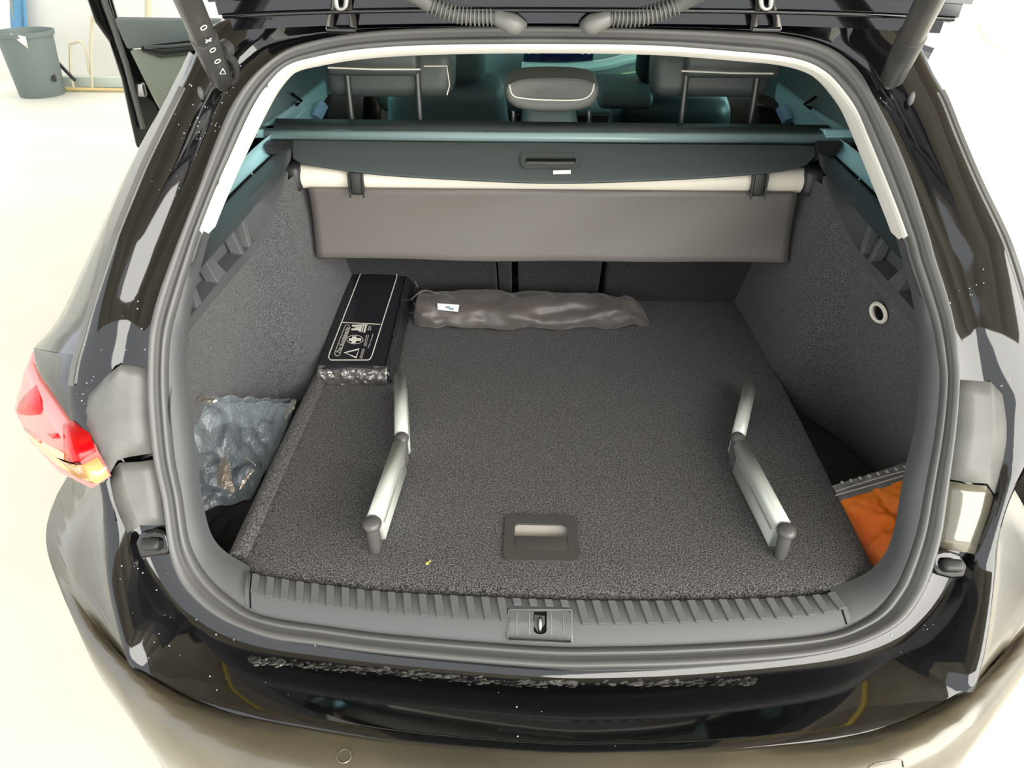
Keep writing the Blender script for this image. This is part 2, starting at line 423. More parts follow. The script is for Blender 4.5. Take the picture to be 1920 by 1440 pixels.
# grey plastic gutter covers beside the seal, left and right
def cover(nm, pairs, m, s0=.006, th=.004, sub=3):
    Ls = [cr([(a[0], a[1], 0) for a in row], sub) for row in pairs]
    rows = [[Q(p.x, p.y, s=SS, off=o_) for p in L] for L, o_ in zip(Ls, s0)]
    return grid(nm, rows, m, car, solid=th, angle=35)
offs = (-.002, -.004, -.010, -.002)
cover('gutter_cover', [[(281,692),(280,760),(285,850)], [(245,685),(240,760),(246,856)], [(226,684),(218,747),(220,862)], [(205,700),(190,790),(192,905)], [(133,775),(136,800),(178,905)]], PLASL, s0=(.012, .006, -.004, -.006, .03))
cover('gutter_cover', [[(287,862),(300,925),(309,985)], [(262,866),(272,930),(280,985)], [(224,868),(240,935),(262,985)], [(205,885),(214,940),(238,1000)]], PLASL, s0=(.010, .004, -.004, .01))
cover('gutter_cover', [[(1797,712),(1793,800),(1776,898)], [(1830,714),(1830,810),(1815,905)], [(1858,716),(1862,815),(1853,907)], [(1880,740),(1890,830),(1868,930)]], PLASL, s0=(.012, .006, -.002, .02))
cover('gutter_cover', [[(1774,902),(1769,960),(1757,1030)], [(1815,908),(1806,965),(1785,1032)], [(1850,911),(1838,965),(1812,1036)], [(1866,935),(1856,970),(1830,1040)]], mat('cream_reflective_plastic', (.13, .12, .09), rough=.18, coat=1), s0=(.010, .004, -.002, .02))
for sx, pts in ((-1, [(252,1018),(262,998),(290,992),(312,998),(318,1022),(316,1040),(285,1045),(262,1048)]), (1, [(1752,1036),(1772,1030),(1802,1040),(1816,1062),(1810,1084),(1785,1086),(1755,1078),(1748,1060)])):
    P = [Q(a, b, s=SS, off=-.004) for a, b in pts]
    st = prism('rubber_stop', P, Vector((0, .03, -.02)), PAINT, car, bevel=.005, smooth=True)
    c = sum((p for p in P), Vector())/len(P)
    box('stop_pad', c+up*.006, (.030, .018, .02), PLASD, car, rot=(.6, 0, 0), bevel=.006)
# outer skin: left and right rear quarter
c3l = [((353,100),1.254),((293,217),1.27),((233,330),1.28),((167,477),1.29),((110,597),1.31),((63,653),1.317)]
c2i = [20.5, 19, 17.5, 15.3, 13.7, 12.6]
rows = [[] for _ in range(4)]
pl = cr([Q(a[0], a[1], d=d) for a, d in c3l], 4)
e = [along(L_c2, (c2i[0]+(c2i[-1]-c2i[0])*k/(len(pl)-1))*NS/(NL-1)) for k in range(len(pl))]
for m_, nm in ((lambda p: p, 'l'), (mir, 'r')):
    if nm == 'r': ee = [L_c2[idx(50.5-(c2i[0]+(c2i[-1]-c2i[0])*k/(len(pl)-1)))] for k in range(len(pl))]
    else: ee = e
    P = [m_(p)-(Vector((.11*(1-k_/(len(pl)-1)), 0, 0)) if nm == 'r' else Vector()) for k_, p in enumerate(pl)]; sx = -1 if nm == 'l' else 1
    rr = [ee, [a.lerp(b, .5)+up*.008 for a, b in zip(ee, P)], P, [p+Vector((.02*sx, .5, .0)) for p in P], [p+Vector((.03*sx, 1.1, .0)) for p in P]]
    grid('quarter_panel', rr, PAINT, car)
# lower quarter side and tail lamps
for m_, nm in ((lambda p: p, 'l'), (mir, 'r')):
    sx = -1 if nm == 'l' else 1
    if nm == 'r': m_ = lambda p: Vector((-p.x+.06, p.y, p.z))
    a = [m_(Q(x, y, d=d)) for x, y, d in ((63,653,1.317), (75,715,1.27), (133,790,1.19), (160,850,1.17), (185,905,1.16), (196,985,1.15))]
    b = [m_(Q(x, y, d=d)) for x, y, d in ((60,660,1.36), (26,770,1.36), (60,840,1.33), (110,890,1.27), (165,930,1.21), (182,1000,1.18))]
    side = [Vector((sx*.89, 1.3, F0+z)) for z in (.2, .13, .1, .05, .02, 0.0)]
    sk = [p.lerp(q, .35)+Vector((sx*.03, .05, 0)) for p, q in zip(b, side)]
    if nm == 'r':
        grid('lamp_recess', [a, [p+Vector((0, .02, 0)) for p in b], sk, side], PAINT, car)
    lamp = empty('tail_lamp', b[1]); lamp.parent = car; W[lamp.name] = b[1].copy(); lamp.location = b[1]-W['car']
    if nm == 'l': lamp['label'] = 'red tail lamp on the left rear corner of the car'
    RED = bpy.data.materials.get('lamp_red') or mat('lamp_red', (.55, .0, .004), rough=.25, coat=.35, spec=.3)
    PINK = bpy.data.materials.get('lamp_clear') or mat('lamp_clear', (.72, .20, .19), rough=.15, coat=.6)
    AMB = bpy.data.materials.get('lamp_amber') or mat('lamp_amber', (.72, .42, .16), rough=.1, coat=1)
    def lp(pts, m, nme, off):
        dd = lambda x, y: max(1.5385-.001505*x-.000194*y, 1.13)-off
        P = [m_(Q(x, y, d=dd(x, y))) for x, y in pts]; c = sum(P, Vector())/len(P)
        n = len(P); P2 = [p.lerp(c, .12)+Vector((sx*.002, -.005, .002)) for p in P]
        vs = P+P2+[c+Vector((sx*.003, -.007, .003))]+[p+Vector((-sx*.01, .02, 0)) for p in P]
        fs = [(i, (i+1) % n, n+(i+1) % n, n+i) for i in range(n)]+[(n+i, n+(i+1) % n, 2*n) for i in range(n)]+[(i, (i+1) % n, 2*n+1+(i+1) % n, 2*n+1+i) for i in range(n)]
        mesh(nme, vs, fs, m, lamp)
    lp([(60,660),(44,700),(26,768),(60,832),(110,885),(172,916),(184,908),(160,862),(146,826),(133,790),(104,750),(78,705)], PINK, 'clear_lens', 0)
    lp([(72,718),(84,748),(86,768),(80,778),(55,780),(38,776),(34,768),(46,742)], RED, 'red_lens', .012)
    lp([(122,792),(133,790),(146,832),(154,862),(140,870),(124,842)], RED, 'brake_lens', .012)
    lp([(92,812),(112,810),(118,820),(104,822)], RED, 'red_lens', .012)
    lp([(44,800),(68,818),(96,834),(122,848),(142,874),(158,872),(180,908),(160,900),(112,872),(70,836)], AMB, 'amber_lens', .010)
    grid('lamp_housing', [[p+Vector((-sx*.01, .012, -.004)) for p in a], [p+Vector((-sx*.012, .03, 0)) for p in b]]+[[p+Vector((0, .03, 0)) for p in sk], side], PAINT, car)
qp = [Q(x, y, d=d) for x, y, d in ((150,640,1.19),(63,653,1.317),(68,690,1.275),(80,712,1.25),(104,744,1.215),(133,789,1.18),(129,712,1.18))]
mesh('quarter_corner', qp+[sum(qp, Vector())/7+Vector((-.012, -.012, .004))], [(i, (i+1) % 7, 7) for i in range(7)], PAINT, car)
# bumper: from the frame's lower edge out to the plan outline, then down
e = sect(L_c2, 42.5, 10.2); n = len(e)
plan = cr([(.905,.95,0),(.905,.45,0),(.875,.19,0),(.77,.03,0),(.66,-.075,0),(.55,-.165,0),(.35,-.245,0),(0,-.28,0),(-.35,-.245,0),(-.55,-.165,0),(-.66,-.075,0),(-.77,.03,0),(-.875,.19,0),(-.905,.45,0),(-.905,.95,0)], 8)
Sp = arc(plan); Sg = arc(e)
def planat(t): return at(plan, Sp, Sp[-1]*t)
rows = []
B1 = []
for i in range(n):
    t = Sg[i]/Sg[-1]
    tt = .5 + (t-.5)*(.72 + .28*abs(2*t-1)**3)
    B1.append(planat(tt))
def lev(z, sc_=1.0, dy=0): return [Vector((p.x*sc_, p.y+dy, F0+z)) for p in B1]
def levz(z, zc, sc_=1, dy=0):
    return [Vector((p.x*sc_, p.y+dy, F0+z+(zc-z)*min(1, abs(p.x)/.9)**3)) for p in B1]
b1 = levz(-.10, -.04); b2 = lev(-.20, 1.0, 0); b3 = lev(-.32, .985, .01); b4 = lev(-.42, .95, .04); b5 = lev(-.48, .9, .1)
r0 = [p-up*.006 for p in e]
bp = grid('bumper', [r0, [p.lerp(q, .18)+Vector((0, -.003, .004)) for p, q in zip(r0, b1)], [p.lerp(q, .55)+Vector((0, -.008, .012)) for p, q in zip(r0, b1)], b1, b2, b3, b4, b5], REFLTAN, car)
# bumper corner gap line
for sx in (-1, 1):
    pass
for a, b in ((646, 1416), (165, 1300)):
    pass
def ringtube(c, nrm, R_, r, m, nm, par, seg=20):
    nrm = Vector(nrm).normalized(); u = nrm.orthogonal().normalized(); v = nrm.cross(u)
    pts = [Vector(c)+(u*math.cos(2*math.pi*k/seg)+v*math.sin(2*math.pi*k/seg))*R_ for k in range(seg+1)]
    return tube(nm, pts, r, m, par, seg=5, caps=False)
from mathutils.bvhtree import BVHTree
def bvh_of(o):
    return BVHTree.FromPolygons([o.location + v.co + (W[o.parent.name] if o.parent else Vector()) for v in o.data.vertices], [tuple(p.vertices) for p in o.data.polygons])
Bbvh = bvh_of(bp)
def onb(px, py, bv=None):
    r = ray(px, py).normalized(); h = (bv or Bbvh).ray_cast(CAMP, r)
    return (h[0], h[1] if h[1].dot(r) < 0 else -h[1]) if h[0] else (None, None)
for px, py, R_ in ((646, 1418, .009), (1874, 1360, .008)):
    c, nn = onb(px, py)
    if c is not None: ringtube(c+nn*.0008, nn, R_, .0012, REFLTAN, 'parking_sensor', car)
cpts = [onb(x, y) for x, y in ((1628, 1439), (1640, 1432), (1684, 1424), (1692, 1426), (1694, 1439))]
if all(c[0] is not None for c in cpts): tube('tow_cap_outline', [c[0]+c[1]*.0006 for c in cpts], .0009, REFLTAN, car, seg=5)
# ------------------------------------------------------------------ car shell (sides, roof, cabin floor)
def shell(m_, sx):
    Ys = [.62, 1.05, 1.5, 2.35, 3.2, 4.4]
    bel = [(sx*.89, .27), (sx*.9, .30), (sx*.9, .30), (sx*.9, .29), (sx*.88, .27), (sx*.8, .2)]
    top = [(sx*.58, .66), (sx*.58, .74), (sx*.58, .77), (sx*.58, .79), (sx*.60, .74), (sx*.8, .22)]
    lo = [R(sx*.89, y, -.45) for y in Ys]; be = [R(b[0], y, b[1]) for b, y in zip(bel, Ys)]
    grid('body_side', [lo, [R(sx*.91, y, .02) for y in Ys], be], PAINT, car)
    for i, (a, b) in enumerate(((0, 1), (1, 3), (3, 4))):
        pa, pb = (.10, .92) if i != 1 else (.04, .96)
        A0 = R(*(bel[a][0], Ys[a], bel[a][1])); A1 = R(*(top[a][0], Ys[a], top[a][1])); B0 = R(*(bel[b][0], Ys[b], bel[b][1])); B1_ = R(*(top[b][0], Ys[b], top[b][1]))
        g = [A0.lerp(B0, pa), A0.lerp(B0, pb), A1.lerp(B1_, pb), A1.lerp(B1_, pa)]
        gq = [g[0].lerp(g[3], .04), g[1].lerp(g[2], .04), g[1].lerp(g[2], .95), g[0].lerp(g[3], .95)]
        mesh('side_window', gq, [(0, 1, 2, 3)], GLT, car, smooth=False)
        outer = [A0, B0, B1_, A1]
        grid('window_frame', [[*outer], [*gq]], PAINT, car, closed=True, smooth=False)
GLT = glass('tinted_glass', (.42, .88, .92), .03)
GLC = glass('clear_glass', (.75, .92, .92), .02)
shell(None, -1); shell(None, 1)
Ys = [.50, .62, 1.05, 1.5, 2.35, 3.0]
grid('roof', [[R(x, y, z-.06*abs(x/.58)**2.5) for x in [-.58+.116*k for k in range(11)]] for y, z in zip(Ys, (.735, .75, .79, .81, .82, .79))], PAINT, car, solid=.03)
grid('headlining', [[R(x, y, z-.06*abs(x/.58)**2.5) for x in [-.57+.114*k for k in range(11)]] for y, z in zip(Ys[1:], (.705, .745, .765, .775, .74))], WHITE, car, solid=.01)
mesh('windscreen', [R(-.58, 3.0, .72), R(.58, 3.0, .72), R(.72, 3.9, .25), R(-.72, 3.9, .25)], [(0, 1, 2, 3)], GLC, car, smooth=False)
mesh('bonnet', [R(-.8, 3.85, .27), R(.8, 3.85, .27), R(.75, 4.6, .1), R(-.75, 4.6, .1), R(-.75, 4.7, -.4), R(.75, 4.7, -.4)], [(0, 1, 2, 3), (3, 2, 5, 4)], PAINT, car)
mesh('cabin_floor', [R(-.88, 1.12, -.35), R(.88, 1.12, -.35), R(.85, 4.5, -.35), R(-.85, 4.5, -.35)], [(0, 1, 2, 3)], DARK, car, smooth=False)
mesh('boot_well', [R(-.54, .0, -.16), R(.54, .0, -.16), R(.74, .35, -.16), R(.74, 1.15, -.16), R(-.74, 1.15, -.16), R(-.74, .35, -.16), R(-.74, 1.15, .30), R(-.74, .35, .20), R(-.54, .0, -.10), R(.54, .0, -.10), R(.74, .35, .2), R(.74, 1.15, .3)],
     [(0, 1, 2, 3, 4, 5), (5, 4, 6, 7), (0, 5, 7, 8), (0, 1, 9, 8), (1, 2, 10, 9), (2, 3, 11, 10)], CARPW, car, smooth=False)
for sx in (-1, 1):      # wheels, seen under and beside the car
    for y in (.95, 3.65):
        wv, wf = [], []
        tube('wheel', [Vector((sx*.66, y, .32)), Vector((sx*.68, y, .32)), Vector((sx*.86, y, .32)), Vector((sx*.88, y, .32))], [.27, .32, .32, .27], RUBBER, car, seg=28)
# ------------------------------------------------------------------ boot side walls, mirrored
bot = [(.47, 1.08, -.01), (.485, .9, -.01), (.49, .75, -.02), (.497, .66, -.03), (.525, .60, -.05), (.58, .565, -.08), (.65, .535, -.12), (.69, .44, -.15), (.69, .28, -.15), (.62, .02, -.15)]
L1px = [(540,322,.50),(519,372,.51),(486,440,.532),(462,470,.545),(435,500,.548),(378,568,.56),(338,618,.565)]
topL = [(.495, 1.0, .40), (.497, .86, .39)]
for x_, y_, X_ in L1px:
    p_ = Q(x_, y_, x=-X_); topL.append((X_+.004, p_.y, p_.z-F0-.016))
topL.append((.565, .12, .24))
bulge = [.0, .0, .0, -.005, -.02, -.01, 0, 0.01, .01, 0]
for sx in (-1, 1):
    B = cr([(sx*x, y, z+F0) for x, y, z in bot], 4); T = cr([(sx*x, y, z+F0) for x, y, z in topL], 4)
    rows = []
    for k in range(11):
        t = k/10; row = []
        for j, (b, tt) in enumerate(zip(B, T)):
            g = j/(len(B)-1); p = b.lerp(tt, t)
            q = math.sin(math.pi*t); u_ = max(0, 1-abs(g-.52)/.2)
            p = p + Vector((-sx*(.010*q + .018*q*math.sin(9*g+1)*u_), 0, 0)) + Vector((-sx*.02*math.exp(-((g-.45)/.09)**2)*math.sin(math.pi*min(1, t*1.3)), 0, 0))
            row.append(p)
        rows.append(row)
    grid('side_carpet', rows, CARPW, car, sub=1)
    # plastic upper trim: dark upper line U, ledge edge M, recess, lower lip
    Upx = [(540,262,.53),(505,297,.555),(470,330,.58),(440,360,.60),(405,397,.615),(372,440,.62),(345,480,.63)]
    Mpx = [(545,300,.505),(525,335,.505),(485,378,.535),(450,420,.55),(410,465,.56),(367,514,.565),(335,552,.57)]
    L1px = [(540,322,.50),(519,372,.51),(486,440,.532),(462,470,.545),(435,500,.548),(378,568,.56),(338,618,.565)]
    def c3(a, o_=0): return cr([(-sx*-1*abs(Q(x, y, x=-X).x) if False else sx*abs(X)+sx*o_, Q(x, y, x=-X).y, Q(x, y, x=-X).z) for x, y, X in a], 4)
    U = c3(Upx); M = c3(Mpx); L1 = c3(L1px); L2 = [p+Vector((sx*.004, 0, -.022)) for p in L1]
    Ui = [p+Vector((sx*.03, 0, -.01)) for p in U]
    Mi = [p+Vector((sx*.028, 0, -.004)) for p in M]; Li = [p+Vector((sx*.028, 0, .004)) for p in L1]
    grid('side_trim', [Ui, U, [p.lerp(q, .5)+Vector((-sx*.006, 0, .006)) for p, q in zip(U, M)], M, Mi, Li, L1, L2, [p+Vector((sx*.03, 0, -.005)) for p in L2]], PLAS, car, angle=35)
    for g, wd in ((.42, .03), (.52, .02), (.70, .035), (.83, .02), (.93, .02)):
        a = along(M, g); b = along(L1, g); a2 = along(M, g+wd); b2 = along(L1, g+wd+.012)
        prism('slot_divider', [a+Vector((sx*.008, 0, -.002)), a2+Vector((sx*.008, 0, -.002)), b2, b], Vector((sx*.02, 0, 0)), PLAS, car, bevel=.001)
    for g in (.47, .965):
        a = along(M, g).lerp(along(L1, g), .5)
        box('slot_hole', a+Vector((sx*.024, 0, 0)), (.004, .012, .035), DARK, car, rot=(-.5, 0, 0), bevel=.001)
    a = along(M, .78).lerp(along(L1, .78), .45)
    vs, fs = sphere(a+Vector((sx*.024, 0, 0)), .0045, sc3=(.5, 1, 1)); mesh('trim_clip', vs, fs, WHITE, car)
    tube('trim_gap', [p+Vector((-sx*.001, 0, .002)) for p in U], .0025, DARK, car, seg=5)
    a = along(U, .33); vs, fs = sphere(a+Vector((-sx*.003, 0, .003)), .0025); mesh('trim_screw', vs, fs, CHROME, car)
    # pillar trim above, tinted teal for the window light, runs up to the headlining
    top = [R(sx*.545, .98, .475), R(sx*.55, .82, .475), R(sx*.56, .70, .475), R(sx*.565, .60, .47), R(sx*.575, .50, .45), R(sx*.585, .42, .42), R(sx*.60, .33, .37)]
    T2 = cr(top, 4)
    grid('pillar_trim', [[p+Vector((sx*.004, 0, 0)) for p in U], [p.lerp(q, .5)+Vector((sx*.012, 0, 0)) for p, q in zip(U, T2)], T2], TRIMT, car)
for sx in (-1, 1):
    lowr = cr([R(sx*.545, 1.6, .40), R(sx*.545, .98, .470), R(sx*.56, .70, .470), R(sx*.575, .50, .446)], 4)
    upr = cr([R(sx*.56, 1.6, .60), R(sx*.56, .98, .60), R(sx*.555, .72, .60), R(sx*.575, .56, .56)], 4)
    grid('quarter_trim', [[p+Vector((sx*.03, 0, 0)) for p in lowr], [p.lerp(q, .5)+Vector((sx*.045, 0, 0)) for p, q in zip(lowr, upr)], [p+Vector((sx*.03, 0, 0)) for p in upr]], mat('dark_teal_trim', (.10, .15, .16), rough=.5) if sx < 0 else bpy.data.materials['dark_teal_trim'], car)
# rear quarter trims beside the seat, seen over the cover
for sx in (-1, 1):
    P = [Q(500, 236, x=-.575), Q(612, 150, x=-.575), Q(616, 182, x=-.56), Q(578, 236, x=-.56)]
    if sx > 0: P = [mir(p) for p in P]
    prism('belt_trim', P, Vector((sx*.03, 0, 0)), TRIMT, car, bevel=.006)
    P = [Q(470, 238, x=-.60), Q(500, 170, x=-.60), Q(590, 118, x=-.60), Q(640, 112, x=-.60), Q(612, 152, x=-.60), Q(500, 236, x=-.60)]
    if sx > 0: P = [mir(p) for p in P]
    prism('window_surround', P, Vector((sx*.02, 0, 0)), FLAP, car, bevel=.003)
    a = Q(548, 176, x=-.57); b = Q(566, 190, x=-.565); c = Q(556, 196, x=-.563)
    tube('belt_guide', [p if sx < 0 else mir(p) for p in (a, b, c)], .004, DARK, car, seg=6)
    a = Q(592, 222, y=1.05); b = Q(605, 196, y=1.08)
    tube('bright_gap_bar', [p if sx < 0 else mir(p) for p in (a, b)], .014, mat('gap_blue', (.25, .45, .65), rough=.2, coat=1), car, seg=6)  # pale blue bar put in for the bright gap beside the seat
# socket on the right wall, lashing eyes
Wb = bvh_of([o for o in C.objects if o.name.startswith('side_carpet')][-1])
c, cn_ = onb(1658, 584, Wb); c = c+cn_*.010
ringtube(c, cn_+Vector((0, -.3, 0)), .0165, .0035, CREAM, 'power_socket', car)
vs, fs = sphere(c+Vector((.004, .003, 0)), .014, sc3=(.4, 1, 1)); mesh('socket_cap', vs, fs, DARK, car)
for px, py in ((1420, 567), (638, 549)):
    c = Q(px, py, y=.96)
    ringtube(c, (0, 1, 0), .011, .003, CHROME, 'lashing_eye', car, seg=14)
# ------------------------------------------------------------------ seat back and seats
def sb(px, py): # plane of the seat back
    r = ray(px, py); n = Vector((0, .40, .27)).normalized(); p0 = R(0, 1.0, 0); return CAMP+r*((p0-CAMP).dot(n)/r.dot(n))
for a, b in ((590, 934), (937, 960), (972, 1118), (1130, 1500)):
    P = [sb(a, 560), sb(b, 560), sb(b, 350), sb(a, 350)]
    Pv = [Vector((P[0].x, 1.0, F0-.02)), Vector((P[1].x, 1.0, F0-.02)), Vector((P[1].x, .735, F0+.40)), Vector((P[0].x, .735, F0+.40))]
    prism('seat_back', Pv, Vector((0, .10, .05)), FELT, car, bevel=.006)
box('seat_gap', R(.03, 1.03, .18), (1.0, .02, .5), DARK, car, rot=(.57, 0, 0), bevel=0)
def headrest(cx, y0, y1, x0, x1, yy, nm='rear_headrest', posts=(), m=SEATM, low=False):
    a = Q(x0, y1, y=yy); b = Q(x1, y0, y=yy); cxm = (a.x+b.x)/2; wz = b.z-a.z
    hr = empty(nm, Vector((cxm, yy, a.z))); hr.parent = car; W[hr.name] = Vector((cxm, yy, a.z)); hr.location = W[hr.name]-W['car']
    bm = bmesh.new(); bmesh.ops.create_cube(bm, size=1)
    for v in bm.verts:
        v.co.x *= abs(b.x-a.x)*(1 if v.co.z > 0 else .96); v.co.y *= .10; v.co.z *= wz
    bmesh.ops.bevel(bm, geom=bm.edges[:], offset=min(.032, wz*.42), segments=5, profile=.6, affect='EDGES')
    bm.transform(Matrix.Translation((cxm, yy+.04, (a.z+b.z)/2)) @ Matrix.Rotation(-.12, 4, 'X'))
    me = bpy.data.meshes.new('cushion'); bm.to_mesh(me); bm.free(); link('cushion', me, m, hr)
    for px in posts:
        p = Q(px, y1-10, y=yy-.02); tube('post', [Vector((p.x, yy-.022, F0+.38)), Vector((p.x, yy-.022, a.z+.075))], .0055, POSTM, hr, seg=10)
    return hr, a, b
def stitches(par, p0, p1, n, m):
    for i in range(n):
        pass
hL, a, b = headrest(0, 92, 186, 612, 850, .85, posts=(655, 785))
tube('stitching', [Q(x, y, y=.795) for x, y in ((615, 127), (700, 130), (788, 130))], .0016, PRINT, hL, seg=5)
box('back_flap', Q(702, 108, y=.85)+Vector((0, -.012, 0)), (.185, .05, .06), SEATM, hL, bevel=.012)
tube('stitching', [Q(x, y, y=.825) for x, y in ((795, 124), (838, 124), (843, 160), (838, 178))], .0012, PRINT, hL, seg=5)
hR, a, b = headrest(0, 95, 186, 1218, 1460, .85, posts=(1283, 1415))
box('back_flap', Q(1370, 112, y=.85)+Vector((0, -.012, 0)), (.185, .05, .06), SEATM, hR, bevel=.012)
tube('stitching', [Q(x, y, y=.795) for x, y in ((1278, 133), (1370, 137), (1450, 138))], .0016, PRINT, hR, seg=5)
# low centre headrest, domed with a stitched top
ch = empty('centre_headrest', R(.045, .84, .44)); ch.parent = car; W[ch.name] = R(.045, .84, .44); ch.location = W[ch.name]-W['car']
ow = [Q(x, y, y=.82) for x, y in ((942,165),(947,195),(975,210),(1035,213),(1095,210),(1122,195),(1127,165),(1118,150),(1090,144),(1035,141),(975,143),(950,152))]
inn = [Q(x, y, y=.80) for x, y in ((955,158),(962,178),(985,184),(1035,187),(1088,186),(1108,175),(1114,156),(1106,148),(1085,145),(1035,144),(980,145),(960,150))]
c = sum(inn, Vector())/len(inn)
bk = [p+Vector((0, .10, 0)) for p in ow]
grid('cushion', [bk, ow, [p.lerp(q, .5)+Vector((0, -.02, -.004)) for p, q in zip(ow, inn)], inn, [p.lerp(c, .5)+Vector((0, .012, .004)) for p in inn], [c+Vector((0, .015, .004)) for p in inn]], SEATG, ch, closed=True, sub=1)
tube('stitching', cr([q+Vector((0, -.004, 0)) for q in inn[:7]], 4), .0015, PRINT, ch, seg=5)
for px in (962, 1104): tube('post', [Q(px, 208, y=.86), Q(px, 235, y=.86)], .005, STEEL, ch, seg=8)
# front seats, console, dashboard
def seat(x, y, z0, z1, wd, m, lean=-.25):
    bm = bmesh.new(); bmesh.ops.create_cube(bm, size=1)
    for v in bm.verts:
        v.co.x *= wd*(.72 if v.co.z > 0 else 1); v.co.y *= .16; v.co.z *= (z1-z0)
    bmesh.ops.bevel(bm, geom=bm.edges[:], offset=.06, segments=5, profile=.6, affect='EDGES')
    bm.transform(Matrix.Translation((x, y, F0+(z0+z1)/2)) @ Matrix.Rotation(lean*-1, 4, 'X'))
    me = bpy.data.meshes.new('front_seat'); bm.to_mesh(me); bm.free(); return link('front_seat', me, m, car)
LEA = mat('teal_lit_leather', (.14, .19, .19), rough=.45, bump=(8, .3, .02))  # teal light on the seat put into the leather's colour
LEB = mat('black_leather', (.02, .025, .026), rough=.4)
p = Q(880, 150, y=1.85); seat(-.32, 1.85, -.25, .40, .50, LEA)
seat(.40, 1.85, -.25, .36, .50, LEB)
box('front_headrest', R(-.32, 1.72, .47), (.26, .11, .17), LEA, car, bevel=.045, seg=4, rot=(.2, 0, 0))
box('front_headrest', R(.40, 1.72, .47), (.26, .11, .17), LEB, car, bevel=.045, seg=4, rot=(.2, 0, 0))
box('rear_bench', R(0, 1.35, -.05), (1.15, .5, .16), LEB, car, bevel=.05, seg=4)
box('centre_console', R(0.02, 2.2, .05), (.22, 1.0, .25), LEB, car, bevel=.04)
box('dashboard', R(0, 2.95, .20), (1.5, .5, .30), DASH, car, bevel=.08, seg=4)
a = Q(982, 98, y=2.62); b = Q(1112, 118, y=2.62)
ds = box('centre_screen', (a+b)/2, (b.x-a.x, .02, abs(a.z-b.z)+.03), mat('screen_glass', (.01, .01, .03), rough=.05, coat=1), car, bevel=.004)
for i, (px, py) in enumerate(((992, 99), (1006, 99), (1092, 100), (1104, 100))):
    box('screen_icon', Q(px, py, y=2.605), (.012, .004, .006), PRINT, car, bevel=0)
tr = [Q(x, y, y=yy) for x, y, yy in ((978, 127, 2.6), (1060, 128, 2.6), (1130, 122, 2.6), (1180, 110, 2.62), (1230, 106, 2.65))]
tube('dash_trim', cr(tr, 5), .028, mat('satin_trim', (.45, .50, .44), rough=.35), car, seg=8, squash=.8)
tube('dash_trim', cr([p+Vector((0, -.02, -.05)) for p in tr[1:]], 5), .007, mat('brass_trim', (.55, .48, .30), rough=.25, metal=.8), car, seg=6)
a = Q(1210, 165, y=2.1); tube('gear_lever', [a-Vector((0, 0, .08)), a, a+Vector((0, 0, .04))], [.008, .01, .018], CHROME, car, seg=10)
ab = [Q(x, y, y=1.55) for x, y in ((1125, 155), (1140, 150), (1185, 147), (1200, 165), (1215, 178))]
box('arm_rest', Q(1165, 170, y=1.7), (.16, .3, .05), LEA, car, bevel=.02, seg=4)
# ------------------------------------------------------------------ tailgate over the opening
tg = empty('tailgate', R(0, .45, .75)); tg.parent = car; W[tg.name] = R(0, .45, .75); tg.location = W[tg.name]-W['car']
tail_dir = Vector((0, -.86, .51)); tn = Vector((0, .51, .86))
def T_(x, u, h): return R(x+.03, .40, .735)+tail_dir*u+tn*h
def trow(u, wd, h, crown=.02):
    return [T_(x*wd, u, h-crown*abs(x)**3) for x in [-1+.1*k for k in range(21)]]
# outer skin and inner rim
grid('outer_skin', [trow(-.02, .50, .02, .02), trow(-.02, .52, .07, .03), trow(.4, .56, .09, .04), trow(.8, .60, .09, .05), trow(1.1, .60, .03, .05)], PAINT, tg)
stair = []; u_ = -.004; h_s = -.014
for dk, vert in ((.014, 1), (.016, 0), (.006, 1), (.010, 0), (.016, 1), (.020, 0), (.012, 1), (.03, 0), (.03, 1)):
    stair.append((u_, h_s))
    if vert: u_ += .44*dk; h_s += .90*dk
    else: u_ += .90*dk; h_s -= .40*dk
stair.append((u_, h_s))
grid('inner_rim', [trow(-.02, .50, .03, .015)]+[trow(u_, .50+.002*i, h, .012) for i, (u_, h) in enumerate(stair)], PAINT, tg, angle=30)
def quadframe(u0, u1, w0, w1, iu0, iu1, iw0, iw1):
    o4 = [T_(-w0, u0, 0), T_(w0, u0, 0), T_(w1, u1, 0), T_(-w1, u1, 0)]; i4 = [T_(-iw0, iu0, .02), T_(iw0, iu0, .02), T_(iw1, iu1, .02), T_(-iw1, iu1, .02)]
    grid('window_frame', [o4, i4], PAINT, tg, closed=True, smooth=False, solid=.01)
    mesh('rear_window', i4, [(0, 1, 2, 3)], glass('rear_window_glass', (.35, .42, .42), .02), tg, smooth=False)
quadframe(.11, .62, .50, .57, .17, .54, .42, .47)
mesh('lower_panel', [T_(-.57, .62, 0), T_(.57, .62, 0), T_(.60, 1.1, .0), T_(-.60, 1.1, .0)], [(0, 1, 2, 3)], PLASD, tg, smooth=False, solid=.02)
tube('rim_highlight_seam', [T_(x*.5, .033, -.012-.01*abs(x)**3) for x in [-1+.1*k for k in range(21)]], .0035, PAINT, tg, seg=8)
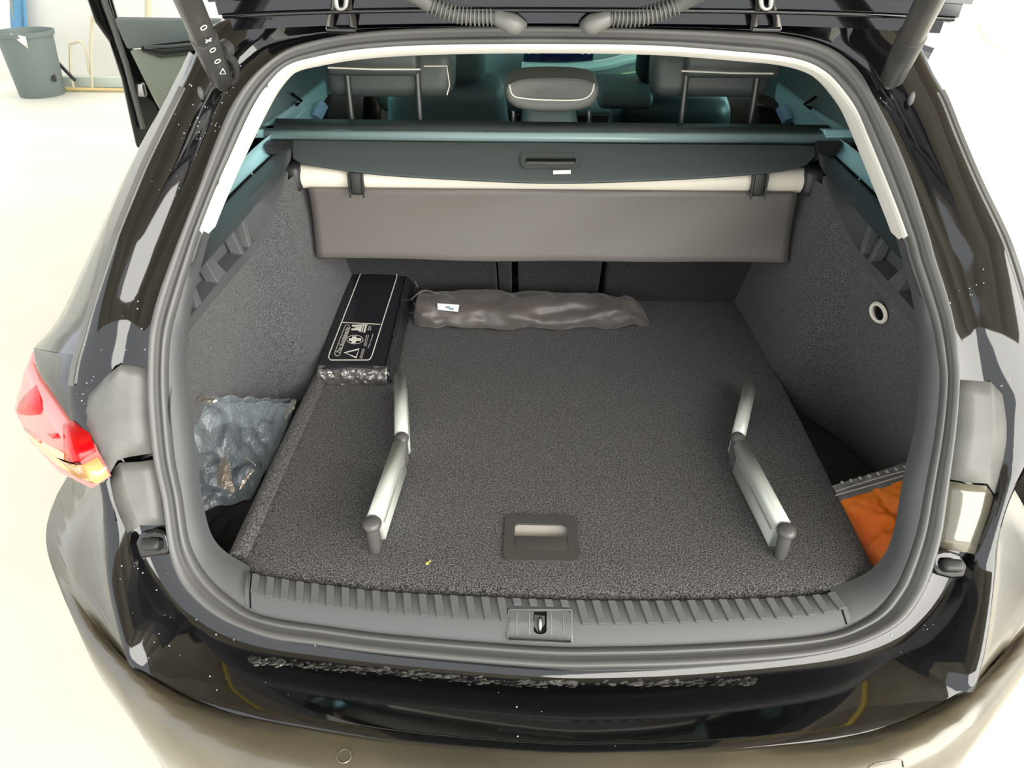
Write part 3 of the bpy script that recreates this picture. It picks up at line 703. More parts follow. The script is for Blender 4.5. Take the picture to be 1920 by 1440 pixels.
# hinges
for px, sgn in ((640, 1), (1436, 1)):
    hg = empty('hinge', Q(px, 50, y=.40)); hg.parent = car; W[hg.name] = Q(px, 50, y=.40); hg.location = W[hg.name]-W['car']
    for dx in (-1, 1):
        tube('hinge_arm', [Q(px+22*dx, 54, y=.385), Q(px+20*dx, 30, y=.375), Q(px+13*dx, 8, y=.36), Q(px+12*dx, -14, y=.35)], [.006, .0045, .0045, .006], STEEL, hg, seg=8)
    tube('hinge_pin', [Q(px-26, 55, y=.38), Q(px+26, 56, y=.38)], .005, PAINT, hg, seg=8)
    tube('hinge_yoke', cr([Q(px-10, -2, y=.35), Q(px-8, 12, y=.35), Q(px, 17, y=.35), Q(px+8, 12, y=.35), Q(px+10, -2, y=.35)], 4), .004, STEEL, hg, seg=8)
# wiring conduits with corrugations
for pts, seg0 in ((((765,-14),(795,6),(812,12)), ((812,12),(925,32)), ), (((1330,-10),(1290,8),(1266,14)), ((1266,14),(1145,34)))):
    cd = empty('wiring_conduit', Q(pts if False else seg0[0][0], 30, y=.36)) if False else empty('wiring_conduit', Q(1010, 40, y=.36))
    cd.parent = car; W[cd.name] = Q(1010, 40, y=.36); cd.location = W[cd.name]-W['car']
for k, (sgn, base) in enumerate(((-1, None), (1, None))):
    cd = [o for o in C.objects if o.name.startswith('wiring_conduit')][k]
    if sgn < 0: A = (745, -25); B = (805, 8); D = (928, 30); E = (950, 40); G = (985, 45)
    else: A = (1345, -25); B = (1270, 10); D = (1145, 32); E = (1120, 42); G = (1090, 45)
    yy = .37
    tube('end_sleeve', cr([Q(*A, y=yy-.05), Q((A[0]+B[0])/2, (A[1]+B[1])/2-2, y=yy-.02), Q(*B, y=yy)], 5), .011, PLASL, cd, seg=12)
    n = 64; P0 = Q(*B, y=yy); P1 = Q(*D, y=yy); pts = []; rs = []
    for i in range(n+1):
        t = i/n; pts.append(P0.lerp(P1, t)-Vector((0, 0, .006*math.sin(math.pi*t)))); rs.append(.0130 if i % 4 < 2 else .0088)
    tube('corrugated_hose', pts, rs, PLASL, cd, seg=14)
    tube('end_boot', cr([P1, Q(*E, y=yy-.003), Q((E[0]+G[0])/2, G[1]+2, y=yy), Q(*G, y=yy+.01)], 4), [.0105, .0115, .012, .0125, .013, .0135, .014, .014, .0135, .012, .010, .007, .004], PLASL, cd, seg=14)
# struts
for sgn, base, top_, Ylab in ((-1, (417, 152), (335, -40), 'l'), (1, (1672, 148), (1762, -40), 'r')):
    p0 = Q(*base, y=.40); p1 = Q(*top_, y=.19); dr = (p1-p0)
    sn = empty('tailgate_strut', p0); sn.parent = car; W[sn.name] = p0.copy(); sn.location = p0-W['car']
    STR = mat('strut_black', (.05, .05, .052), rough=.35, col2=(.07, .068, .062), nscale=12)
    tube('lower_tube', [p0-dr*.02, p0+dr*.03, p0+dr*.5, p0+dr*.51], [.010, .0165, .0185, .017], STR, sn, seg=18)
    tube('upper_tube', [p0+dr*.5, p0+dr*1.6], [.0165, .0165], STR, sn, seg=18)
    vs, fs = sphere(p0-dr*.03, .012); mesh('ball_joint', vs, fs, STEEL, sn)
    if sgn < 0:
        lo = Q(436, 92, y=.36)
        tube('plug', [Q(417, 95, y=.335), Q(428, 88, y=.345)], .012, STR, sn, seg=10)
        tube('cable', cr([Q(424, 100, y=.34), Q(440, 118, y=.37), Q(443, 140, y=.40), Q(436, 153, y=.41), Q(424, 150, y=.41)], 5), .0055, STR, sn, seg=8)
        # pictograms printed on the tube
        for i, (x, y) in enumerate(((382, 52), (391, 76), (399, 94), (408, 115), (417, 133))):
            r_d = ray(x, y).normalized(); ax_ = (p1-p0).normalized(); w0 = CAMP-p0; bb_ = r_d.dot(ax_); tt_ = (ax_.dot(w0)-bb_*r_d.dot(w0))/(1-bb_*bb_)
            ap_ = p0+ax_*tt_; c = CAMP+r_d*((ap_-CAMP).dot(r_d)-.0195/math.sqrt(1-bb_*bb_)-.002)
            nn = c-ap_; nn = (nn-ax_*nn.dot(ax_)).normalized()
            if i in (0, 2, 3): ringtube(c, nn, .0042, .0007, PRINT, 'pictogram', sn, seg=12)
            elif i == 1:
                u_ = nn.orthogonal().normalized(); v_ = nn.cross(u_)
                tube('pictogram', [c-u_*.004-v_*.003, c+u_*.004+v_*.003], .0008, PRINT, sn, seg=5)
                tube('pictogram', [c-u_*.004+v_*.003, c+u_*.004-v_*.003], .0008, PRINT, sn, seg=5)
            else:
                r_ = [c+nn*.001+RM @ Vector((a*.0055, b*.0055, 0)) for a, b in ((0, .8), (.75, -.6), (-.75, -.6), (0, .8))]
                tube('pictogram', r_, .0007, PRINT, sn, seg=5)
# oval plug caps on the pillars
for px, py in ((379, 177), (1706, 187)):
    c = Q(px, py, s=SO, off=-.004); vs, fs = sphere(c+up*.004, .009, sc3=(.6, .5, 1.2)); mesh('plug_cap', vs, fs, PLAS, car)
# ------------------------------------------------------------------ water drops and grime on the paint
Fb = bvh_of([o for o in C.objects if o.name == 'body_frame'][0])
parts = []
clusters = [((395, 180), 40, 26), ((375, 230), 30, 14), ((330, 330), 40, 10), ((160, 740), 18, 12), ((190, 690), 30, 8), ((250, 600), 40, 8), ((1625, 200), 14, 5), ((1640, 190), 10, 5), ((1840, 560), 25, 8), ((240, 1080), 40, 10), ((300, 1200), 60, 12),
            ((1000, 1310), 90, 10), ((500, 1220), 100, 12), ((1700, 1180), 40, 8), ((430, 160), 20, 10), ((1880, 720), 10, 3)]
for (cx, cy), s_, n in clusters:
    for _ in range(n):
        h, nn = onb(random.gauss(cx, s_), random.gauss(cy, s_), Fb)
        if h is not None: parts.append(sphere(h+nn*.0004, random.uniform(.0004, .0012), seg=6, rings=4))
vs, fs = merge(parts); o = mesh('water_drops', vs, fs, WATER, car); o['kind'] = 'stuff'
parts = []
for _ in range(700):
    x = random.uniform(470, 1420); t = (x-470)/950
    if random.random() < (.75 if 1080 < x < 1180 else 0): continue
    yl = 1228+ (1272-1228)*min(1, (x-470)/480) - max(0, (x-1250))*.02
    h, nn = onb(x, yl+random.gauss(0, 3.2)+9, Fb)
    if h is not None: parts.append(sphere(h, random.uniform(.001, .0042), seg=7, rings=3, sc3=(1.8, 1.1, .16)))
vs, fs = merge(parts); o = mesh('dried_grime', vs, fs, DUST, car); o['kind'] = 'stuff'
# ------------------------------------------------------------------ open front door, left
dr_ = empty('front_door', Q(262, 276, y=2.75)); dr_.parent = car; W[dr_.name] = Q(262, 276, y=2.75); dr_.location = W[dr_.name]-W['car']
def Dp(x, y, o_=0): return Q(x, y, y=2.75+(x-250)*.0028+o_)
prism('door_shell', [Dp(165,-60), Dp(150,-40), Dp(178,42), Dp(205,80), Dp(228,150), Dp(243,220), Dp(256,278), Dp(300,300), Dp(420,300), Dp(420,190), Dp(300,190), Dp(262,110), Dp(228,55), Dp(212,0), Dp(190,-60)], Vector((-.05, .10, 0)), PAINT, dr_, bevel=.015)
tube('door_seal', [Dp(x, y, -.02) for x, y in ((186,-40), (196,5), (216,60), (236,120), (252,180), (268,240))], .013, RUBBER, dr_, seg=8)
prism('upper_trim', [Dp(222,30,-.02), Dp(420,33,-.02), Dp(420,70,-.02), Dp(352,80,-.02), Dp(248,90,-.02), Dp(238,70,-.02)], Vector((0, -.05, 0)), mat('door_grey', (.16, .18, .18), rough=.6), dr_, bevel=.012)
prism('lower_trim', [Dp(248,92,-.02), Dp(420,82,-.02), Dp(420,260,-.02), Dp(330,250,-.02), Dp(296,190,-.02)], Vector((0, -.03, 0)), mat('door_cloth', (.30, .33, .28), rough=.8), dr_, bevel=.01)
tube('arm_rest', [Dp(x, y, -.06) for x, y in ((268,92), (300,96), (360,90), (420,84))], [.01, .028, .03, .03], PLASD, dr_, seg=8)
tube('chrome_strip', [Dp(x, y, -.09) for x, y in ((272,88), (310,88), (420,78))], .007, CHROME, dr_, seg=6)
box('door_latch', Dp(262, 168, -.03), (.05, .03, .06), STEEL, dr_, bevel=.008)
# ------------------------------------------------------------------ boot floor board
def ez(px, py): return Q(px, py, z=0)
bl = [ez(x, y) for x, y in ((430, 1040), (590, 700))]
yb = lambda x: None
T_front = sect(L_T, 46.2, 5.6)
front = [Vector((max(-.503, min(.503, p.x)), p.y+.006, F0)) for p in T_front]
board = empty('boot_floor_board', R(0, .5, -.02), 'grey speckled carpet floor board with a recessed handle covering the boot', 'floor board')
def hz(px, py, z=0): return Q(px, py, z=z)
hx0, hx1 = hz(945, 1010).x, hz(1084, 1010).x; hy1, hy0 = hz(1010, 968).y, hz(1010, 1053).y
rows = []
fr = sorted(front, key=lambda p: p.x)
def fy(x):
    for a, b in zip(fr, fr[1:]):
        if a.x <= x <= b.x and b.x > a.x: return a.y+(b.y-a.y)*(x-a.x)/(b.x-a.x)
    return fr[0].y if x < fr[0].x else fr[-1].y
xs = [-.503, -.497, -.46, -.44, -.40, -.3, -.2, -.1, hx0+.004, (hx0+hx1)/2, hx1-.004, .15, .25, .35, .44, .485, .497, .503]
xs = sorted(xs)
def surf(x, y):
    z = 0
    return z
ysl = [0, .03, .06, .5, .75, 1.0]
V_ = []; F_ = []
cols = []
for x in xs:
    f0 = fy(x); ys = [f0, f0+.008, hy0+.004, hy1-.004, .4, .6, .8, 1.0]
    dz = -.012 if abs(x) > .502 else (-.003 if abs(x) > .496 else 0)
    cols.append([Vector((x, f0, F0-.03)), Vector((x, f0, F0-.006+dz))]+[Vector((x, y, F0+dz)) for y in ys[1:]])
n = len(cols[0]); vs = [p for c_ in cols for p in c_]; fs = []
ih = xs.index(hx0+.004)
for i in range(len(cols)-1):
    for j in range(n-1):
        if i in (ih, ih+1) and j == 3: continue
        fs.append((i*n+j, i*n+j+1, (i+1)*n+j+1, (i+1)*n+j))
# side faces
base = len(vs)
o = mesh('carpet_board', vs, fs, CARP, board)
for sx in (-1, 1):
    P = [Vector((sx*.503, fy(sx*.503), F0-.012)), Vector((sx*.503, 1.0, F0-.012)), Vector((sx*.503, 1.0, F0-.05)), Vector((sx*.503, fy(sx*.503), F0-.05))]
    mesh('board_edge', P, [(0, 1, 2, 3)], CARP, board, smooth=False)
P = [Vector((-.503, fy(-.503), F0-.012)), Vector((-.497, fy(-.497), F0-.001)), Vector((-.462, fy(-.462), F0+.0005)), Vector((-.462, .62, F0+.0005)), Vector((-.497, .62, F0-.001)), Vector((-.503, .62, F0-.012))]
tube('rolled_edge', [Vector((-.490, fy(-.49)+.02, F0-.004)), Vector((-.490, .3, F0-.004)), Vector((-.487, .62, F0-.004))], .016, CARP, board, seg=14)
# recessed handle
hd = empty('recessed_handle', R((hx0+hx1)/2, (hy0+hy1)/2, 0)); hd.parent = board; W[hd.name] = R((hx0+hx1)/2, (hy0+hy1)/2, 0); hd.location = W[hd.name]-W['boot_floor_board']
def hb(u, v, dz): return Vector((hx0+(hx1-hx0)*u, hy1+(hy0-hy1)*v, F0+dz))
ring('handle_frame', rrect(6, .13, .7), (.72, .60), -.001, .003, PLASL if False else mat('handle_plastic', (.06, .058, .054), rough=.5), hd, hb)
HP = bpy.data.materials['handle_plastic']
def hrect(u0, u1, v0, v1, z): return [hb(u0, v0, z), hb(u1, v0, z), hb(u1, v1, z), hb(u0, v1, z)]
# scooped bowl: a light curved back wall facing the camera and a dark flap
GL = mat('scoop_light', (.40, .37, .33), rough=.35)
sc_rows = []
for k in range(8):
    t = k/7; a = t*math.pi*.5
    sc_rows.append([hb(u, .14+.44*(1-math.cos(a)), .002-.030*math.sin(a)) for u in (.14, .3, .5, .7, .86)])
grid('scoop', sc_rows, GL, hd)
for u in (.14, .86):
    mesh('scoop_side', [hb(u, .14, .002), hb(u, .58, .002), hb(u, .58, -.028), hb(u, .3, -.024)], [(0, 1, 2, 3)], GL, hd)
box('pull_flap', hb(.5, .65, .0012), ((hx1-hx0)*.72, abs(hy0-hy1)*.34, .003), HP, hd, bevel=.001)
mesh('scoop_floor', hrect(.05, .95, .05, .95, -.034), [(0, 1, 2, 3)], DARK, hd)
# ------------------------------------------------------------------ luggage cover
lc = empty('luggage_cover', R(.0, .72, .40), 'dark grey roll-up luggage cover hung across the boot behind the seats', 'luggage cover')
a = Q(518, 222, y=.815); b = Q(1565, 236, y=.815)
top_rows = [[Q(516, 222, y=.815), Q(1000, 228, y=.815), Q(1553, 234, y=.815)], [Q(512, 240, y=.755), Q(1000, 246, y=.755), Q(1565, 247, y=.755)]]
grid('top_ledge', top_rows, FLAP, lc, solid=.02)
br = [[Q(495, 241, y=.752), Q(1000, 246, y=.752), Q(1610, 247, y=.752)], [Q(495, 247, y=.742), Q(1000, 252, y=.742), Q(1610, 254, y=.742)], [Q(495, 259, y=.735), Q(1000, 263, y=.735), Q(1610, 267, y=.735)]]
grid('cassette_rail', br, mat('rail_teal_grey', (.26, .36, .36), rough=.3, spec=.6), lc, solid=.02)
for sx, xx in ((-1, (466, 528)), (1, (1545, 1625))):
    P = [Q(xx[0], 242, y=.75), Q(xx[1], 243, y=.75), Q(xx[1], 259, y=.738), Q(xx[0], 259, y=.738)]
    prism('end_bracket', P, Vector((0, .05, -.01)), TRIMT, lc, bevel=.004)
# flap with rounded lower edge
outline_t = [(549,262),(700,264),(850,266),(1030,267),(1200,269),(1350,270),(1528,272)]
outline_b = [(547,295),(560,303),(600,311),(700,325),(850,335),(1030,342),(1200,338),(1350,330),(1460,320),(1515,306),(1529,292)]
def flp(px, py):
    r = ray(px, py); n_ = Vector((0, -.055, .08)).normalized(); p0 = R(0, .72, .474); return CAMP+r*((p0-CAMP).dot(n_)/r.dot(n_))
def interp(pl, x):
    for a, b in zip(pl, pl[1:]):
        if a[0] <= x <= b[0]: return a[1]+(b[1]-a[1])*(x-a[0])/(b[0]-a[0])
    return pl[0][1] if x < pl[0][0] else pl[-1][1]
xsF = [548+ (1529-548)*k/60 for k in range(61)]
sb_ = cr([(x, y, 0) for x, y in outline_b], 4)
sb_ = [(p.x, p.y) for p in sb_]
rows = []
for t in (0, .33, .66, 1):
    rows.append([flp(x, interp(outline_t, x)*(1-t)+interp(sb_, x)*t) for x in xsF])
rows = [rows[0]]+rows[1:]
grid('cover_flap', rows, FLAP, lc, solid=.006, bevel=.002)
prism('flap_hook', [Q(488, 262, y=.73), Q(549, 262, y=.73), Q(549, 290, y=.70), Q(500, 289, y=.70), Q(495, 275, y=.71)], Vector((0, .03, -.02)), PLASD, lc, bevel=.004)
prism('flap_hook', [Q(1529, 264, y=.73), Q(1588, 263, y=.73), Q(1575, 285, y=.71), Q(1560, 292, y=.70), Q(1529, 300, y=.70)], Vector((0, .03, -.02)), PLASD, lc, bevel=.004)
HTL, HTR, HBR, HBL = (975, 290), (1089, 291), (1087, 318), (978, 318)
def hbil(u, v, dz):
    x = (HTL[0]*(1-u)+HTR[0]*u)*(1-v)+(HBL[0]*(1-u)+HBR[0]*u)*v; y = (HTL[1]*(1-u)+HTR[1]*u)*(1-v)+(HBL[1]*(1-u)+HBR[1]*u)*v
    return flp(x, y)+Vector((0, -.55, .83))*dz
gh = empty('grip', flp(1030, 305)); gh.parent = lc; W[gh.name] = flp(1030, 305); gh.location = W[gh.name]-W['luggage_cover']
ring('grip_frame', rrect(6, .3, .27), (.84, .50), -.002, .0055, mat('grip_plastic', (.05, .055, .055), rough=.28), gh, hbil)
prism('grip_slot', [hbil(.09, .28, .001), hbil(.91, .28, .001), hbil(.91, .72, .001), hbil(.09, .72, .001)], Vector((0, .002, -.003)), DARK, gh)
tube('grip_bar', [hbil(.10, .62, .003), hbil(.5, .64, .003), hbil(.90, .62, .003)], .0035, bpy.data.materials['grip_plastic'], gh, seg=8)
prism('care_label', [flp(1037, 321)+up*.003, flp(1070, 320)+up*.003, flp(1070, 327)+up*.003, flp(1037, 328)+up*.003], up*.001, PRINT, lc)
# cream roller tube with dark end caps and straps
RY = .70
ra = Q(560, 326, y=RY); rb = Q(1512, 334, y=RY); rr_ = .024
tube('roller_tube', [ra+Vector((0, .0, -.004)), rb+Vector((0, 0, -.004))], rr_, CREAM, lc, seg=24)
for (x0, x1, y) in ((532, 570, 326), (1500, 1541, 334)):
    a = Q(x0, y, y=RY); b = Q(x1, y, y=RY)
    box('end_cap', (a+b)/2+Vector((0, 0, -.003)), (abs(b.x-a.x), .062, .054), PLASD, lc, bevel=.012)
for x, y in ((670, 332), (1421, 334)):
    c = Q(x, y, y=RY-.02)
    box('strap_clip', c+Vector((0, -.006, -.008)), (.026, .022, .046), PLASD, lc, bevel=.005)
    for dx in (-.013, .013): tube('clip_edge', [c+Vector((dx, -.02, .014)), c+Vector((dx, -.02, -.034))], .0022, PLASD, lc, seg=6)
# hanging vinyl
rows = []
nx = 60
for k in range(13):
    t = k/12; z_ = .388-.142*t; row = []
    for i in range(nx+1):
        u = i/nx; xl = Q(584, 350, y=RY).x*(1-t)+Q(598, 470, y=RY-.01).x*t; xr = Q(1489, 352, y=RY).x*(1-t)+Q(1474, 472, y=RY-.01).x*t
        x = xl+(xr-xl)*u
        row.append(R(x, RY-.022+.010*t+.004*math.sin(7*u+2*t)*t+.0025*math.sin(17*u+5*t)-.02*t*t, z_))
    rows.append(row)
rows.append([p+Vector((0, .01, -.006)) for p in rows[-1]])
grid('hanging_blind', rows, VINYL, lc, solid=.002)
# ------------------------------------------------------------------ folding aluminium cargo elements
def lpt(px, py, z=.053): return Q(px, py, z=z)
def element(pA, pJ, pE, inner, label, angs=1):
    A = lpt(*pA); J = lpt(*pJ); E = lpt(*pE)
    root = empty('cargo_divider', Vector((J.x, J.y, F0)), label, 'cargo divider', 'folding aluminium cargo dividers')
    def arm(P0, P1, nm):
        d = (P1-P0).normalized(); s = Vector((d.y, -d.x, 0)).normalized()
        if s.x*inner < 0: s = -s
        prof = []
        for k in range(11):
            a = math.radians(-70+ 250*k/10)      # round top, starts on inner side
            prof.append((math.cos(a)*.0125, math.sin(a)*.0125))
        prof = [(math.cos(math.radians(a))*.0125, math.sin(math.radians(a))*.0125) for a in range(-20, 221, 24)]
        prof = prof + [(-.006, -.047), (.004, -.050), (.012, -.048), (.0135, -.042), (.0115, -.026), (.0105, -.018), (.0115, -.009)]
        def notch(P, k):
            return [P + s*u + Vector((0, 0, v)) + d*k*(1 if v < -.006 and u > -.02 else 0) for u, v in prof]
        rows_ = [notch(P0, .016), notch(P1, -.006)]
        o_ = grid(nm, [r_+[r_[0]] for r_ in rows_], ALU, root, angle=35)
        m = bmesh.new(); m.from_mesh(o_.data)
        bmesh.ops.holes_fill(m, edges=m.edges[:], sides=0); bmesh.ops.recalc_face_normals(m, faces=m.faces); m.to_mesh(o_.data); m.free()
        # groove along the web
        q0 = P0+d*.02+s*.0115+Vector((0, 0, -.016)); q1 = P1-d*.01+s*.0115+Vector((0, 0, -.016))
        tube('groove', [q0, q1], .0018, mat('alu_groove', (.33, .35, .33), rough=.5, metal=.4) if 'alu_groove' not in bpy.data.materials else bpy.data.materials['alu_groove'], o_, seg=5)
        return o_
    arm(A, J-(J-A).normalized()*.014, 'arm'); arm(J+(E-J).normalized()*.018, E-(E-J).normalized()*.014, 'arm')
    CAP = bpy.data.materials.get('cap_grey') or mat('cap_grey', (.085, .082, .080), rough=.35)
    for nm, P, rad, sq in (('joint_cap', J, .0132, .85), ('end_cap', E, .0150, .72)):
        vs, fs = sphere(P+Vector((0, 0, .002)), rad, seg=16, rings=8, sc3=(1, 1.15, sq)); mesh(nm, vs, fs, CAP, root)
        tube('post', [P-Vector((0, 0, .0525)), P-Vector((0, 0, .044)), P-Vector((0, 0, .043)), P], [.0085, .0085, .0105, .0105], CAP, root, seg=16)
    tube('post', [A-Vector((0, 0, .0525)), A], [.008, .009], CAP, root, seg=12)
    return root
element((750, 708), (753, 824), (698, 984), 1, 'light aluminium folding cargo divider standing left of the floor handle, near the black kit')
element((1407, 721), (1383, 824), (1474, 997), -1, 'light aluminium folding cargo divider standing right of the floor handle, towards the orange packet')
# ------------------------------------------------------------------ first aid kit
kt = empty('first_aid_kit', R(-.40, .75, 0), 'black first aid kit in clear film with white printed panel in the back left corner', 'first aid kit')
# top surface corners
fl_ = Q(597, 690, z=.040); fr_ = Q(714, 692, z=.040); brr = Q(757, 503, z=.092); bll = Q(655, 504, z=.092)
def kb(u, v, h=0): return (fl_*(1-u)+fr_*u)*(1-v)+(bll*(1-u)+brr*u)*v+Vector((0, -.1, 1)).normalized()*h
rows = []; nu, nv = 12, 24
zf = F0+.001
# closed puffy body
ringpts = []
for j in range(nv+1):
    v = j/nv; ring_ = []
    e_ = min(1, math.sin(math.pi*min(max(v, .0), 1))*9)
    hgt = None
    for k in range(24):
        a = 2*math.pi*k/24; cu = math.cos(a); su = math.sin(a)
        su_ = math.copysign(abs(su)**.35, su); cu_ = math.copysign(abs(cu)**.25, cu)
        u = .5+.5*cu_*1.04
        tp = kb(u, v, .004*math.sin(math.pi*u)); thick = .052
        bz = tp.z-thick
        if bz < zf: bz = zf
        zz = (tp.z+bz)/2+su_*(tp.z-bz)/2
        side = Vector((.018 if cu > 0 else -.004, 0, 0))*(1-abs(su_)**3)
        p = Vector((tp.x, tp.y, zz))+side*(1 if abs(cu) > .6 else .3)
        p += Vector((1, .3, .5))*noise.noise(p*38)*.0022
        ring_.append(p)
    ringpts.append(ring_)
c0 = sum(ringpts[0], Vector())/24; c1 = sum(ringpts[-1], Vector())/24
ringpts = [[c0+(p-c0)*.2 for p in ringpts[0]], [c0+(p-c0)*.93+Vector((0, -.002, 0)) for p in ringpts[0]]]+ringpts+[[c1+(p-c1)*.93+Vector((0, .003, 0)) for p in ringpts[-1]], [c1+(p-c1)*.2 for p in ringpts[-1]]]
grid('case', ringpts, KIT, kt, closed=True)
# crinkled film at the near end
rows = []
for j in range(10):
    row = []
    for i in range(30):
        u = -.02+1.12*i/29; t = j/9
        p = kb(u, 0, 0)+Vector((0, -.004-.006*math.sin(math.pi*t), 0)); p.z = F0+.040-.037*t
        p += Vector((0, -.004, .002))*noise.noise(Vector((u*14, t*5, 3)))*1.4 + Vector((0, -.003, 0))*noise.noise(Vector((u*30, t*9, 7)))
        if j == 0: p.y += .012; p.z += .002
        row.append(p)
    rows.append(row)
grid('film_end', rows, FILM, kt)
rows = []
for j in range(6):
    row = []
    for i in range(30):
        v = i/29; t = j/5
        p = kb(1.03, v, 0); p = Vector((p.x+.006+.016*t+.003*noise.noise(Vector((v*20, t*4, 1))), p.y, max(F0+.002, p.z-.045*t)))
        row.append(p)
    rows.append(row)
grid('film_side', rows, KIT, kt)
# print on the top: px -> top plane
kn = (fr_-fl_).cross(bll-fl_).normalized()
def kp(px, py, h=.006):
    r = ray(px, py); return CAMP+r*((fl_+kn*h-CAMP).dot(kn)/r.dot(kn))
def stroke(nm, pts, wd, par, m=PRINT, h=.006, closed=False):
    pts = [Vector((x, y, 0)) for x, y in pts]; n = len(pts); L = []; Rr = []
    for i, p in enumerate(pts):
        if closed: t = (pts[(i+1) % n]-pts[i-1])
        else: t = pts[min(i+1, n-1)]-pts[max(i-1, 0)]
        t.normalize(); nn = Vector((-t.y, t.x, 0)); L.append(kp(*(p+nn*wd/2).xy, h)); Rr.append(kp(*(p-nn*wd/2).xy, h))
    return L, Rr, closed
def strokes(nm, lst, par, m=PRINT, h=.0062):
    P = []
    for pts, wd, cl in lst:
        L, Rr, c_ = stroke(nm, pts, wd, par, m, h, cl); n = len(L); vs = L+Rr
        fs = [(i, (i+1) % n, n+(i+1) % n, n+i) for i in range(n if cl else n-1)]
        P.append((vs, fs))
    vs, fs = merge(P); return mesh(nm, vs, fs, m, par, smooth=False)
def kx(cx, cy): return (610+cx*130/1440, 590+cy*130/1440)   # pixels of the close look at the print
S_ = []
S_.append(([(676,513),(618,662),(616,670),(620,675),(690,675),(694,673),(697,668),(744,520),(744,514),(740,511),(712,509)], 1.9, False))
S_.append(([kx(350,160), kx(1140,200)], 1.6, False))
strokes('printed_border', S_, kt)
pill = []
cA = Vector((*kx(455, 265), 0)); cB = Vector((*kx(250, 800), 0)); ax = (cB-cA).normalized(); nx_ = Vector((-ax.y, ax.x, 0)); rp = 5.0
for k in range(9):
    a = math.pi*k/8; pill.append((cB+ (nx_*math.cos(a)+ax*math.sin(a))*rp).xy)
for k in range(9):
    a = math.pi*k/8; pill.append((cA+ (-nx_*math.cos(a)-ax*math.sin(a))*rp).xy)
S_ = [([tuple(p) for p in pill], .8, True)]
S_.append(([(kx(615+170*math.cos(t*math.pi/9), 515+90*math.sin(t*math.pi/9))) for t in range(18)], .9, True))
strokes('printed_outline', S_, kt)
def poly(nm, pts, par, m=PRINT, h=.0064):
    return mesh(nm, [kp(*kx(*p), h) for p in pts], [tuple(range(len(pts)))], m, par, smooth=False)
poly('printed_cross', [(560,450),(650,452),(645,485),(745,490),(740,545),(635,545),(628,592),(540,590),(548,545),(485,542),(490,490),(552,488)], kt)
strokes('warning_triangle', [([kx(400,790), kx(700,712), kx(640,890)], 3.4, True)], kt)
vest = [[(550,210),(880,200),(870,225),(550,240)], [(555,245),(740,240),(735,265),(640,270)], [(540,290),(740,262),(735,330),(540,322)], [(740,215),(770,215),(735,355),(690,350),(700,330)], [(785,215),(805,215),(775,365),(750,362)], [(830,210),(870,210),(825,372),(790,370)]]
for p in vest: poly('printed_vest', p, kt)
# small lines of text suggested by fine letters
def font_mesh(txt, size):
    cu = bpy.data.curves.new('t', 'FONT'); cu.body = txt; cu.size = size; ob = bpy.data.objects.new('t', cu); C.objects.link(ob)
    dg = bpy.context.evaluated_depsgraph_get(); me = bpy.data.meshes.new_from_object(ob.evaluated_get(dg)); bpy.data.objects.remove(ob); bpy.data.curves.remove(cu)
    return me
def ktext(nm, txt, p0, p1, hgt, par, h=.0066, fn=None, m=PRINT):
    """text running from pixel p0 to p1 with letter height hgt, laid on the surface fn"""
    fn = fn or (lambda x, y: kp(x, y, h))
    me = font_mesh(txt, 1.0); xs_ = [v.co.x for v in me.vertices]; ys_ = [v.co.y for v in me.vertices]
    x0, x1 = min(xs_), max(xs_); y0, y1 = min(ys_), max(ys_)
    a = Vector((*p0, 0)); b = Vector((*p1, 0)); d = b-a; nn = Vector((d.y, -d.x, 0)).normalized()*hgt
    for v in me.vertices:
        q = a+d*((v.co.x-x0)/(x1-x0))+nn*((v.co.y-y0)/(y1-y0)); v.co = fn(q.x, q.y)
    return link(nm, me, m, par, smooth=False)
ktext('printed_title', 'Trio Kombitasche', kx(285, 800), kx(475, 280), -0+7.0, kt) if False else ktext('printed_title', 'Trio Kombitasche', kx(300, 810), kx(500, 270), 7.0, kt)
for txt, a, b, hh in (('Verbandstoffe', (815, 655), (870, 425), 2.4), ('DIN 13164', (855, 655), (908, 425), 2.4), ('Warndreieck', (730, 910), (790, 705), 2.4), ('ECE R27', (765, 912), (825, 705), 2.4), ('Warnweste', (905, 700), (1000, 405), 2.6), ('EN', (905, 325), (925, 240), 2.6), ('471', (945, 330), (965, 242), 2.6)):
    ktext('printed_line', txt, kx(*a), kx(*b), hh, kt)
